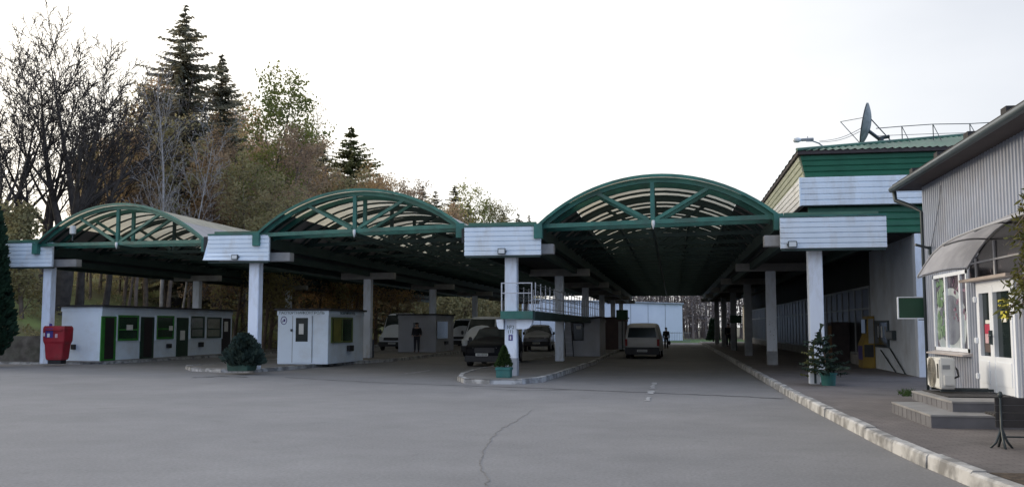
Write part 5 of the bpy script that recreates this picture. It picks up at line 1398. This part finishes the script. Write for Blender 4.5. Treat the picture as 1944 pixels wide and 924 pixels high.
# clipped cone on the platform island
q = G(957, 716, .14)
T = thing('potted_cone', q, 'small clipped cone conifer in a teal square pot on the island', 'potted plant')
D = MB(); hw = .235; D.prism([(-hw * .9, -hw * .9, 0), (hw * .9, -hw * .9, 0), (hw * .9, hw * .9, 0), (-hw * .9, hw * .9, 0)], (0, 0, .30)); D.box(-hw, hw, -hw, hw, .22, .31); D.build('pot', M_pot, T, bevel=.015)
tr, fo = thuja_mb(9, .62, .24, 1500, .05, lambda t: (1 - t) ** .9)
for m_ in (tr, fo): m_.v = [(x, y, z + .29) for x, y, z in m_.v]
tr.build('stem', M_bark, T); fo.build('foliage', leafmat('cone_leaves', (.05, .085, .025), (.025, .045, .015), None, scale=8, trans=.15), T)
# young spruce in teal pot by the pavement column
q = G(1573, 731, .15)
T = thing('potted_spruce', q, 'open young spruce in a teal round pot before the bright pavement column', 'potted plant')
pot_round(T, .17, .20, .33)
tr, fo = spruce_mb(33, 1.25, .66, dense=1.0, droop=-.12, power=.62, bw=.26, gap=.15)
for m_ in (tr, fo): m_.v = [(x * 1.0 - .18 * z / 1.2, y, z + .22) for x, y, z in m_.v]
tr.build('stem', M_barkbrown, T); fo.build('foliage', leafmat('young_needles', (.035, .062, .045), (.02, .035, .025), (.055, .055, .03), scale=5, trans=.2), T)
q = G(1546, 728, .15)
T = thing('planter_box', q, 'white box planter with dark green sprigs left of the teal pot', 'potted plant')
D = MB(); D.box(-.13, .13, -.13, .13, .0, .30); D.build('box', M_column, T, bevel=.01)
D = MB(); D.box(-.02, .04, -.135, -.131, .02, .28); D.build('dark_stripe', M_gutter, T)
tr, fo = spruce_mb(35, .85, .42, dense=1.0, droop=-.1, power=.5, bw=.26)
for m_ in (tr, fo): m_.v = [(x, y, z + .22) for x, y, z in m_.v]
tr.build('stem', M_barkbrown, T); fo.build('foliage', M_needleolive, T)

# ------------------------------------------------------------------ red bin, dark drum, low wall, bench
q = G(108, 690, .10)
T = thing('red_container', q, 'red plastic collection container with pale labels in front of the first column', 'container'); T.scale = (.82, .62, .98)
D = MB()
def ring(z, w_, d_): return [(-w_, -d_, z), (w_, -d_, z), (w_, d_, z), (-w_, d_, z)]
rings = [ring(.16, .42, .34), ring(.22, .47, .38), ring(.85, .53, .43), ring(.95, .60, .48), ring(1.5, .62, .50), ring(1.62, .58, .46)]
vs = [p for r_ in rings for p in r_]; fs = [(3, 2, 1, 0)]
for i in range(len(rings) - 1):
    for k in range(4): fs.append((i * 4 + k, i * 4 + (k + 1) % 4, (i + 1) * 4 + (k + 1) % 4, (i + 1) * 4 + k))
fs.append(tuple(range(len(rings) * 4 - 4, len(rings) * 4)))
D.add(vs, fs); D.build('body', M_red, T, bevel=.03)
D = MB(); D.box(-.36, .36, -.28, .28, 0, .17); D.build('plinth', M_black, T)
D = MB(); D.box(-.44, -.02, -.515, -.502, 1.12, 1.52); lb = D.build('label_panel', M_blue, T)
D = MB(); D.box(-.34, -.20, -.522, -.516, 1.14, 1.30); D.build('pale_patch', M_plate, lb); D = MB(); D.box(-.56, -.49, -.508, -.500, 1.18, 1.32); D.build('pale_patch', M_plate, lb)
D = MB(); D.box(.10, .24, -.512, -.502, 1.12, 1.28); D.build('label_panel', mat('pink_label', (.6, .4, .42), (.5, .3, .33), scale=6), T)
D = MB(); D.box(-.5, .5, -.60, -.50, 1.42, 1.48); D.build('front_rim', M_red, T)
D = MB(); D.box(-.32, -.16, -.42, -.36, 1.58, 1.72); D.build('handle', M_blue, T, bevel=.02)
q = G(699, 678, .13)
T = thing('dark_drum', Vector((q.x, q.y, .13)), 'dark blue-black drum standing right of the lone white booth', 'drum')
D = MB(); D.lathe([(.26, 0), (.28, .02), (.28, .28), (.295, .30), (.28, .32), (.28, .60), (.295, .62), (.28, .64), (.28, .86), (.26, .88)], 0, 0, 16); D.build('body', M_dblue, T, smooth=True)
D = MB(); D.lathe([(.24, .885), (.24, .90), (.05, .905)], 0, 0, 14); D.build('lid', M_black, T)
a = G(-60, 683, .1); b = G(87, 683, .1)
RW = thing('retaining_wall', Vector(((a.x + b.x) / 2, a.y, .1)), 'low rough grey retaining wall at the foot of the wooded slope', 'wall')
rb = RW.location.copy(); D = MB(rb); rr = random.Random(2); n = 14
yw = 38.55; x0, x1 = b.x - 12, PD(88, 660, yw).x
zt_ = PD(50, 637, yw).z
pts = [(x0 + (x1 - x0) * i / n, zt_ + rr.uniform(-.06, .06)) for i in range(n + 1)]
D.prism([(x0, yw, .05)] + [(x, yw, z) for x, z in pts] + [(x1, yw, .05)], (0, .35, 0)); D.build('stonework', M_stonewall, RW)
# bench
bq = G(1903, 850, .15)
T = thing('bench', bq, 'dark bench with iron leg and ball finial at the right edge', 'bench')
D = MB()
def bench_leg(D, x):
    D.tube([(x, -.12, 0), (x, -.05, .10), (x, -.0, .26), (x, 0, .62)], [.016, .017, .018, .016], 7)
    D.tube([(x, .14, 0), (x, .06, .10), (x, .0, .26)], [.016, .017, .018], 7)
    D.tube([(x - .14, 0, 0), (x - .07, 0, .07), (x - .0, 0, .25)], [.014, .016, .016], 7); D.tube([(x + .12, 0, 0), (x + .06, 0, .08), (x, 0, .25)], [.014, .016, .016], 7)
    D.lathe([(.008, .615), (.03, .635), (.034, .66), (.022, .69), (.006, .70)], x, 0, 10)
    D.tube([(x, 0, .36), (x, .28, .38), (x, .46, .40)], .014, 6)
for x in (0, 1.3):
    D = MB(); bench_leg(D, x); D.build('leg', M_gutter, T, smooth=True)
D = MB(); D.tube([(0, 0, .14), (1.3, 0, .14)], .011, 6); D.build('stretcher', M_gutter, T)
D = MB()
for k in range(4): D.box(-.06, 1.36, .012, .035, .25 + .093 * k + .002, .25 + .093 * k + .090)
D.build('backrest', M_wood, T, bevel=.006)
D = MB()
for k in range(4): D.box(-.06, 1.36, .06 + .10 * k, .145 + .10 * k, .385, .415)
D.build('seat', M_wood, T, bevel=.006)

# ------------------------------------------------------------------ vehicles (front = -Y in local space)
def loft(mb, st):
    """st: (y, zb, zs, zt, wb, ws, wt) bottom, shoulder and top heights and half widths"""
    rows = []
    for y, zb, zs, zt, wb, ws, wt in st:
        half = [(wb * .80, zb), (wb, zb + .10), (ws, (zb + zs) / 2), (ws, zs), (wt + (ws - wt) * .30, zs + (zt - zs) * .75), (wt, zt - .04), (wt * .80, zt), (0, zt + .015)]
        rows.append([(-x, y, z) for x, z in half] + [(x, y, z) for x, z in reversed(half[:-1])])
    k = len(rows[0]); vs = [p for r in rows for p in r]; fs = []
    for i in range(len(rows) - 1):
        for j in range(k):
            j2 = (j + 1) % k; fs.append((i * k + j, i * k + j2, (i + 1) * k + j2, (i + 1) * k + j))
    fs.append(tuple(reversed(range(k)))); fs.append(tuple((len(rows) - 1) * k + j for j in range(k)))
    mb.add(vs, fs)
def patch(mb, pts, off=(0, 0, 0), th=.012):
    """thin closed pane along its own normal"""
    P = [Vector(p) + Vector(off) for p in pts]; n = (P[1] - P[0]).cross(P[2] - P[0]).normalized()
    mb.prism([tuple(p - n * th * .2) for p in P], n * th)
def vehicle(name, label, cat, loc, rz, stations, paint, wheels, wr, glass, lamps, plate, grille=None, trim=True, mirrors=None, tails=None, bumper=None):
    T = thing(name, loc, label, cat, rz=rz)
    D = MB(); loft(D, stations); b = D.build('body', paint, T, smooth=True, bevel=0)
    me = b.data
    md = b.modifiers.new('sub', 'SUBSURF'); md.levels = 1; md.render_levels = 1
    dg = bpy.context.evaluated_depsgraph_get(); dg.update(); me2 = bpy.data.meshes.new_from_object(b.evaluated_get(dg)); b.modifiers.clear(); b.data = me2
    try: me2.set_sharp_from_angle(angle=math.radians(38))
    except Exception: pass
    for nm, pts in glass:
        D = MB(); patch(D, pts); D.build(nm, M_glass, T)
    for x, y in wheels:
        sg = 1 if x > 0 else -1
        D = MB(); D.tube([(x - .10, y, wr), (x - .085, y, wr), (x + .085, y, wr), (x + .10, y, wr)], [wr * .93, wr, wr, wr * .93], 20); w_ = D.build('wheel', M_black, T)
        D = MB(); D.tube([(x + sg * .085, y, wr), (x + sg * .112, y, wr)], wr * .62, 16); D.build('rim', M_steel, w_)
    for pts in lamps:
        D = MB(); patch(D, pts, th=.02); D.build('headlight', M_lens, T)
    for pts in tails or []:
        D = MB(); patch(D, pts, th=.02); D.build('tail_light', M_tail, T)
    if grille:
        for pts in grille:
            D = MB(); patch(D, pts, th=.015); D.build('grille', M_cardark, T)
    if bumper:
        D = MB(); D.box(*bumper); D.build('bumper', M_cardark, T, bevel=.03)
    if plate:
        x, y, z, wd = plate; D = MB(); D.box(x - wd / 2, x + wd / 2, y - .012, y, z - .055, z + .055); p = D.build('number_plate', M_plate, T)
        D = MB(); rr = random.Random(int(abs(x * 100 + z * 50)))
        xx = x - wd / 2 + .05
        while xx < x + wd / 2 - .07:
            D.box(xx, xx + .035, y - .0145, y - .0125, z - .032, z + .032); xx += .057
        D.build('plate_characters', M_ink, p)
    for s, (x, y, z) in [(1, mirrors), (-1, mirrors)] if mirrors else []:
        D = MB(); D.box(s * x - .07, s * x + .07, y - .06, y + .06, z - .11, z + .11); D.build('mirror', M_cardark, T, bevel=.03)
    return T
# dark SUV facing the camera
q = G(922, 696, 0)
SUV = [(-2.28, .42, .62, .70, .62, .66, .55), (-2.20, .30, .72, .84, .80, .84, .70), (-1.95, .24, .84, .98, .88, .91, .78), (-1.1, .22, .92, 1.06, .90, .93, .80), (-.92, .22, .94, 1.10, .90, .93, .79), (-.30, .22, .96, 1.58, .90, .93, .64), (.4, .22, .97, 1.66, .90, .93, .66), (1.4, .22, .98, 1.62, .90, .92, .64), (1.9, .26, .98, 1.5, .88, .90, .62), (2.2, .34, .92, 1.05, .80, .84, .6), (2.26, .42, .8, .9, .7, .74, .5)]
vehicle('parked_car', 'black sport utility car facing out beside the column with marks', 'car', (q.x, q.y + 2.2, .005), -.02, SUV, M_carblack, [(-.80, -1.4), (.80, -1.4), (-.80, 1.35), (.80, 1.35)], .36,
        [('windscreen', [(-.76, -.93, 1.09), (.76, -.93, 1.09), (.60, -.36, 1.55), (-.60, -.36, 1.55)]), ('side_window', [(.86, -.55, 1.06), (.86, 1.5, 1.08), (.68, 1.2, 1.54), (.68, -.15, 1.54)]), ('side_window', [(-.86, 1.5, 1.08), (-.86, -.55, 1.06), (-.68, -.15, 1.54), (-.68, 1.2, 1.54)])],
        [[(-.80, -2.10, .66), (-.48, -2.235, .64), (-.48, -2.21, .78), (-.80, -2.06, .80)], [(.48, -2.235, .64), (.80, -2.10, .66), (.80, -2.06, .80), (.48, -2.21, .78)]], (-.10, -2.30, .50, .52), bumper=(-.84, .84, -2.30, -1.95, .20, .46), grille=[[(-.42, -2.275, .58), (.42, -2.275, .58), (.42, -2.24, .78), (-.42, -2.24, .78)]], mirrors=(1.0, -.55, 1.10))
VAN = lambda L, H, W: [(-L / 2, .40, .62, .80, .72 * W, .78 * W, .70 * W), (-L / 2 + .06, .30, .80, .98, .90 * W, .94 * W, .80 * W), (-L / 2 + .55, .26, .98, 1.16, .97 * W, .99 * W, .84 * W), (-L / 2 + .95, .24, 1.02, 1.30, .98 * W, 1.0 * W, .86 * W), (-L / 2 + 1.65, .24, 1.04, H - .10, .98 * W, 1.0 * W, .80 * W), (-L / 2 + 2.1, .24, 1.05, H, .98 * W, 1.0 * W, .82 * W), (L / 2 - .6, .24, 1.05, H, .98 * W, 1.0 * W, .82 * W), (L / 2 - .12, .26, 1.05, H - .05, .97 * W, .99 * W, .80 * W), (L / 2, .34, 1.02, H - .22, .92 * W, .94 * W, .74 * W)]
def van(name, label, q, rz, L, H, W, paint, plate=True):
    f = -L / 2
    z1 = H - .17
    return vehicle(name, label, 'van', (q.x, q.y + L / 2, q.z + .005), rz, VAN(L, H, W), paint, [(-W * .86, f + .85), (W * .86, f + .85), (-W * .86, L / 2 - 1.1), (W * .86, L / 2 - 1.1)], .34,
        [('windscreen', [(-W * .80, f + .93, 1.30), (W * .80, f + .93, 1.30), (W * .72, f + 1.62, z1), (-W * .72, f + 1.62, z1)]),
         ('side_window', [(W * .955, f + 1.15, 1.25), (W * .955, f + 2.1, 1.25), (W * .84, f + 2.1, H - .35), (W * .86, f + 1.6, H - .35)]), ('side_window', [(-W * .955, f + 2.1, 1.25), (-W * .955, f + 1.15, 1.25), (-W * .86, f + 1.6, H - .35), (-W * .84, f + 2.1, H - .35)])],
        [[(-W * .93, f + .12, .74), (-W * .60, f + .0, .72), (-W * .60, f + .03, .92), (-W * .93, f + .20, .98)], [(W * .60, f + .0, .72), (W * .93, f + .12, .74), (W * .93, f + .20, .98), (W * .60, f + .03, .92)]],
        (0.05, f - .05, .50, .52) if plate else None, grille=[[(-W * .56, f - .02, .70), (W * .56, f - .02, .70), (W * .56, f + .02, .90), (-W * .56, f + .02, .90)]], mirrors=(W + .14, f + 1.25, 1.32), bumper=(-W * .93, W * .93, f - .045, f + .3, .28, .60))
q = G(741, 665, .0); zz = PD(741, 594, q.y + 2).z
van('parked_van', 'white high-roof van half behind the worn booth', q, .02, 5.9, min(2.75, zz), 1.0, M_carwhite)
# beige van seen from behind
q = G(1222, 681, 0)
L = 4.7; H = PD(1222, 613, q.y + .3).z; W = .92
st = [(y * -1, a, b, c, d, e2, f2) for y, a, b, c, d, e2, f2 in reversed(VAN(L, H, W))]
f = -L / 2
vehicle('parked_van', 'pale beige van with big rear window in the right-hand lane', 'van', (q.x, q.y + L / 2, .005), -.03, st, M_carbeige, [(-W * .86, f + 1.0), (W * .86, f + 1.0), (-W * .86, L / 2 - .9), (W * .86, L / 2 - .9)], .33,
        [('rear_window', [(-W * .80, f - .03, 1.10), (W * .80, f - .03, 1.10), (W * .72, f + .02, H - .24), (-W * .72, f + .02, H - .24)]), ('side_window', [(W * .95, f + .5, 1.12), (W * .95, f + 3.2, 1.12), (W * .83, f + 3.0, H - .25), (W * .83, f + .6, H - .25)]), ('side_window', [(-W * .95, f + 3.2, 1.12), (-W * .95, f + .5, 1.12), (-W * .83, f + .6, H - .25), (-W * .83, f + 3.0, H - .25)])],
        [], (0.0, f - .085, .42, .52), tails=[[(-W * .95, f - .0, .66), (-W * .82, f - .025, .66), (-W * .82, f - .025, 1.02), (-W * .95, f + .0, 1.02)], [(W * .82, f - .025, .66), (W * .95, f - .0, .66), (W * .95, f + .0, 1.02), (W * .82, f - .025, 1.02)]], bumper=(-W * .95, W * .95, f - .08, f + .3, .22, .60), mirrors=(W + .12, L / 2 - 1.3, 1.25))
# minibus behind the SUV, pickup right of the column, another white car further back
q = G(916, 677, 0)
van('parked_van', 'dim white minibus behind the black sport utility car', Vector((q.x - .3, q.y, 0)), .0, 5.2, 2.25, .98, M_carwhite)
q = G(1014, 667, 0)
PK = [(-2.5, .48, .72, .84, .70, .76, .62), (-2.4, .36, .86, .98, .86, .90, .74), (-1.9, .32, .98, 1.10, .93, .95, .80), (-.95, .30, 1.04, 1.16, .94, .96, .82), (-.75, .30, 1.05, 1.22, .94, .96, .80), (-.15, .30, 1.06, 1.74, .94, .96, .66), (.6, .30, 1.06, 1.80, .94, .96, .68), (1.9, .30, 1.06, 1.76, .94, .95, .66), (2.3, .34, 1.02, 1.4, .90, .92, .62), (2.5, .42, .95, 1.1, .84, .86, .6)]
vehicle('parked_car', 'silver-grey off-road car facing out, right of the column with marks', 'car', (q.x, q.y + 2.5, .005), .06, PK, M_carsilver, [(-.82, -1.6), (.82, -1.6), (-.82, 1.5), (.82, 1.5)], .40,
        [('windscreen', [(-.78, -.76, 1.22), (.78, -.76, 1.22), (.62, -.20, 1.68), (-.62, -.20, 1.68)]), ('side_window', [(.90, -.4, 1.18), (.90, 1.7, 1.18), (.70, 1.4, 1.68), (.70, -.02, 1.68)]), ('side_window', [(-.90, 1.7, 1.18), (-.90, -.4, 1.18), (-.70, -.02, 1.68), (-.70, 1.4, 1.68)])],
        [[(-.84, -2.30, .80), (-.55, -2.42, .78), (-.55, -2.40, .94), (-.84, -2.26, .96)], [(.55, -2.42, .78), (.84, -2.30, .80), (.84, -2.26, .96), (.55, -2.40, .94)]], (0, -2.56, .56, .5), grille=[[(-.5, -2.47, .70), (.5, -2.47, .70), (.5, -2.43, .94), (-.5, -2.43, .94)]], mirrors=(1.04, -.4, 1.2), bumper=(-.88, .88, -2.54, -2.2, .38, .66))
q = G(872, 661, 0)
van('parked_van', 'farthest white van, half hidden at the right of the worn booth', q, .0, 5.0, 2.3, .98, M_carwhite, plate=False)

# ------------------------------------------------------------------ people
def skin_mesh(name, verts, edges, radii, root, sub=2):
    me = bpy.data.meshes.new(name); me.from_pydata([tuple(v) for v in verts], edges, []); o = bpy.data.objects.new('tmp_skin', me); col.objects.link(o)
    md = o.modifiers.new('skin', 'SKIN'); md.use_smooth_shade = True
    for i, r_ in enumerate(radii):
        sv = me.skin_vertices[0].data[i]; sv.radius = r_ if isinstance(r_, tuple) else (r_, r_); sv.use_root = (i == root)
    s = o.modifiers.new('sub', 'SUBSURF'); s.levels = sub; s.render_levels = sub
    dg = bpy.context.evaluated_depsgraph_get(); dg.update(); out = bpy.data.meshes.new_from_object(o.evaluated_get(dg)); out.name = name
    bpy.data.objects.remove(o); bpy.data.meshes.remove(me)
    out.polygons.foreach_set('use_smooth', [True] * len(out.polygons))
    return out
def person(label, loc, rz, H=1.76, stride=0.0, bag=False, bent=0.0):
    s = H / 1.76
    T = thing('person', loc, label, 'person', rz=rz)
    # joints (facing -Y)
    J = {}
    V = []; E = []; Rr = []
    def add(n, p, r_, parent=None):
        J[n] = len(V); V.append(Vector(p) * s); Rr.append(tuple(x * s for x in r_) if isinstance(r_, tuple) else r_ * s)
        if parent: E.append((J[parent], J[n]))
    add('pelvis', (0, 0, .96), (.15, .11)); add('waist', (0, .0, 1.10), (.14, .10), 'pelvis'); add('chest', (0, .01, 1.30), (.17, .12), 'waist'); add('neckbase', (0, .01, 1.46), (.09, .075), 'chest')
    add('neck', (0, -.0, 1.53), .055, 'neckbase'); add('headlow', (0, -.02, 1.60), (.068, .08), 'neck'); add('headmid', (0, -.02, 1.67), (.078, .095), 'headlow'); add('headtop', (0, -.005, 1.735), (.055, .065), 'headmid')
    for sg, n in ((1, 'r'), (-1, 'l')):
        st_ = stride * sg
        add('sh' + n, (sg * .19, .01, 1.42), .062, 'neckbase'); add('el' + n, (sg * .245, .03 - st_ * .3, 1.13), .046, 'sh' + n); add('wr' + n, (sg * .255, -.05 - st_ * .5 - bent * .12, .89 + bent * .14), .034, 'el' + n)
        add('palm' + n, (sg * .25, -.07 - st_ * .5 - bent * .16, .83 + bent * .16), (.024, .038), 'wr' + n)
        px, py, pz = V[J['palm' + n]] / s
        for k, (dy, ln) in enumerate(((-.030, .075), (-.010, .085), (.010, .080), (.030, .062))):
            add('f%d%s' % (k, n), (px - sg * .004, py + dy, pz - .045), .0095, 'palm' + n); add('g%d%s' % (k, n), (px - sg * .018, py + dy, pz - .045 - ln * .75), .008, 'f%d%s' % (k, n))
        add('t0' + n, (px - sg * .01, py - .045, pz + .0), .011, 'palm' + n); add('t1' + n, (px - sg * .02, py - .06, pz - .045), .009, 't0' + n)
        add('hip' + n, (sg * .095, 0, .90), .092, 'pelvis'); add('kn' + n, (sg * .105, -.02 - st_ * .5, .50), .062, 'hip' + n); add('an' + n, (sg * .11, .02 - st_ * .8, .10), .042, 'kn' + n)
        add('toe' + n, (sg * .125, -.15 - st_ * .8, .035), .034, 'an' + n)
    me = skin_mesh('body', V, E, Rr, J['pelvis'], 2); me.materials.append(M_skin); b = bpy.data.objects.new('body', me); col.objects.link(b); b.parent = T
    def cloth(nm, names, edges, grow_, m, parent=T):
        idx = {n: i for i, n in enumerate(names)}
        vs = [V[J[n]] for n in names]; rs = []
        for n in names:
            r0 = Rr[J[n]]; rs.append(tuple(x + grow_ * s for x in r0) if isinstance(r0, tuple) else r0 + grow_ * s)
        c = skin_mesh(nm, vs, [(idx[a], idx[b_]) for a, b_ in edges], rs, 0, 2); c.materials.append(m); o = bpy.data.objects.new(nm, c); col.objects.link(o); o.parent = parent; return o
    cloth('jacket', ['pelvis', 'waist', 'chest', 'neckbase', 'shr', 'elr', 'wrr', 'shl', 'ell', 'wrl'], [('pelvis', 'waist'), ('waist', 'chest'), ('chest', 'neckbase'), ('neckbase', 'shr'), ('shr', 'elr'), ('elr', 'wrr'), ('neckbase', 'shl'), ('shl', 'ell'), ('ell', 'wrl')], .028, M_cloth)
    cloth('trousers', ['pelvis', 'hipr', 'knr', 'anr', 'hipl', 'knl', 'anl'], [('pelvis', 'hipr'), ('hipr', 'knr'), ('knr', 'anr'), ('pelvis', 'hipl'), ('hipl', 'knl'), ('knl', 'anl')], .020, M_cloth2)
    for n in ('r', 'l'): cloth('shoe', ['an' + n, 'toe' + n], [('an' + n, 'toe' + n)], .012, M_black)
    D = MB()
    hc = (V[J['headmid']] + V[J['headtop']]) / 2
    D.lathe([(.098 * s, 0), (.102 * s, .03 * s), (.09 * s, .075 * s), (.05 * s, .10 * s), (.01 * s, .108 * s)], 0, 0, 14); D.v = [(x + hc.x, y + hc.y + .012, z + hc.z - .01) for x, y, z in D.v]; D.build('hair', M_hair, T, smooth=True)
    hm = V[J['headmid']]
    D = MB(); D.add([hm + Vector((-.014, -.095, .01)) * s, hm + Vector((.014, -.095, .01)) * s, hm + Vector((0, -.125, -.025)) * s, hm + Vector((0, -.092, -.03)) * s], [(0, 2, 1), (0, 3, 2), (1, 2, 3)])
    for sg in (1, -1): D.lathe([(.004, -.03), (.016, -.01), (.018, .012), (.005, .03)], hm.x + sg * .082, hm.y + .01, 7); 
    D.v[4:] = [(x, y, z + hm.z) for x, y, z in D.v[4:]]
    D.build('nose_and_ears', M_skin, T)
    D = MB()
    for sg in (1, -1): D.box(hm.x + sg * .032 - .012, hm.x + sg * .032 + .012, hm.y - .098, hm.y - .09, hm.z + .005, hm.z + .016)
    D.box(hm.x - .025, hm.x + .025, hm.y - .095, hm.y - .085, hm.z - .062, hm.z - .055); D.build('eyes_and_mouth', M_hair, T)
    if bag:
        p = V[J['palml']]; Bq = thing('bag', Vector(loc) + Matrix.Rotation(rz, 3, 'Z') @ Vector((p.x, p.y, p.z - .42)), 'dark soft bag carried by the walking person beside the beige van', 'bag', rz=rz)
        D = MB(); D.box(-.10, .10, -.20, .20, .0, .28); D.build('body', M_cloth, Bq, bevel=.05); D = MB(); D.tube([(0, -.12, .27), (0, -.07, .37), (0, 0, .385), (0, .07, .37), (0, .12, .27)], .012, 6); D.build('handle', M_black, Bq)
    return T
q = A(791, 668, 56.6)
person('person in dark clothes standing at the worn booth door', (q.x, q.y, .135), math.radians(10), H=1.74, bent=1)
q = G(1265, 662, 0)
person('person in dark clothes walking away with a bag, right of the beige van', (q.x, q.y, 0), math.radians(178), H=PD(1265, 622, q.y).z, stride=.18, bag=True)
q = G(1377, 661, 0)
person('dim standing person beside the fifth column on the right', (q.x + .25, q.y, .15), math.radians(150), H=1.75)

# ------------------------------------------------------------------ far things beyond the canopy
a = A(1000, 640, 106); b = A(1296, 640, 112)
T = thing('long_shed', Vector(((a.x + b.x) / 2, a.y, 0)), 'long pale blue-white shed beyond the far end of the lanes', 'building')
tb = T.location.copy()
a2 = A(985, 640, 104); z0_ = 0; zA_ = A(1185, 571, 109).z; zB_ = A(1296, 577, 112).z
D = MB(tb); x0, x1 = a2.x, b.x
D.prism([(x0, a.y, 0), (x1, b.y, 0), (x1, b.y, zB_), (x0, a.y, zA_ + .1)], (0, 9, 0)); D.build('wall', M_bluewall, T)
D = MB(tb); D.prism([(x0 - .2, a.y - .25, zA_ + .105), (x1 + .2, b.y - .25, zB_ + .005), (x1 + .2, b.y - .25, zB_ + .13), (x0 - .2, a.y - .25, zA_ + .22)], (0, 9.6, 0)); D.build('roof', M_colfoot, T)
nP = 9
for k in range(1, nP):
    t = k / nP; x = x0 + (x1 - x0) * t; y = a.y + (b.y - a.y) * t
    D = MB(tb); D.box(x - .03, x + .03, y - .03, y + .02, 0, zA_ + (zB_ - zA_) * t - .05); D.build('wall_joint', M_colfoot, T)
# low fence on grass at the shed end
a = A(1266, 642, 104); 
T = thing('low_fence', Vector((a.x, a.y, 0)), 'low thin metal fence in front of the pale shed corner', 'fence')
tb = T.location.copy()
for z_ in (.15, 1.0):
    D = MB(tb); D.bar((a.x, a.y, z_), (a.x + 2.6, a.y, z_), .04, .05); D.build('rail', M_lamp, T)
D = MB(tb)
for k in range(14): D.bar((a.x + .1 + .18 * k, a.y, 0), (a.x + .1 + .18 * k, a.y, 1.12), .025, .025, up=(0, 1, 0))
D.build('bars', M_lamp, T)
D = MB(); c0 = A(1270, 645, 100); D.grid([[(c0.x + 16 * i / 8, c0.y + 26 * j / 6, .012 + .0 * i) for i in range(9)] for j in range(7)]); 
o = D.build('lawn', M_lawn); tag(o, kind='structure')
# beige house at the end of the walkway
a = A(1418, 655, 112); b = A(1452, 655, 112)
T = thing('far_house', Vector(((a.x + b.x) / 2, a.y, 0)), 'beige rendered house wall seen through the far end of the walkway', 'building')
tb = T.location.copy()
box_part('wall', M_beige, T, a.x, b.x, a.y, a.y + 6, 0, 4.2, off=tb)
D = MB(tb); D.prism([(a.x - .3, a.y - .3, 4.21), (b.x + .3, a.y - .3, 4.21), ((a.x + b.x) / 2, a.y - .3, 5.4)], (0, 6.6, 0)); D.build('roof', M_fasciabrown, T)
box_part('window', M_glass, T, a.x + .5, a.x + 1.2, a.y - .03, a.y - .002, 1.4, 2.8, off=tb)
# green signs on posts
for px, py0, py1, Y, lab in ((1397, 598, 613, 60.5, 'dark green sign board on a post in front of the fourth right-hand column'), (1181, 588, 606, 62, 'dark green sign board hanging near the maroon booth and beige van')):
    c = A(px, (py0 + py1) / 2, Y); hw = 11 * Y / 1800; hh = (py1 - py0) / 2 * Y / 1800
    T = thing('green_sign', Vector((c.x, c.y, .14)), lab, 'sign', group='green boards under the canopy')
    tb = T.location.copy()
    box_part('board', M_board, T, c.x - hw, c.x + hw, c.y - .04, c.y, c.z - hh, c.z + hh, bevel=.01, off=tb)
    D = MB(tb); D.tube([(c.x, c.y + .04, .14), (c.x, c.y + .04, c.z + hh)], .035, 8); D.build('post', M_gutter, T)
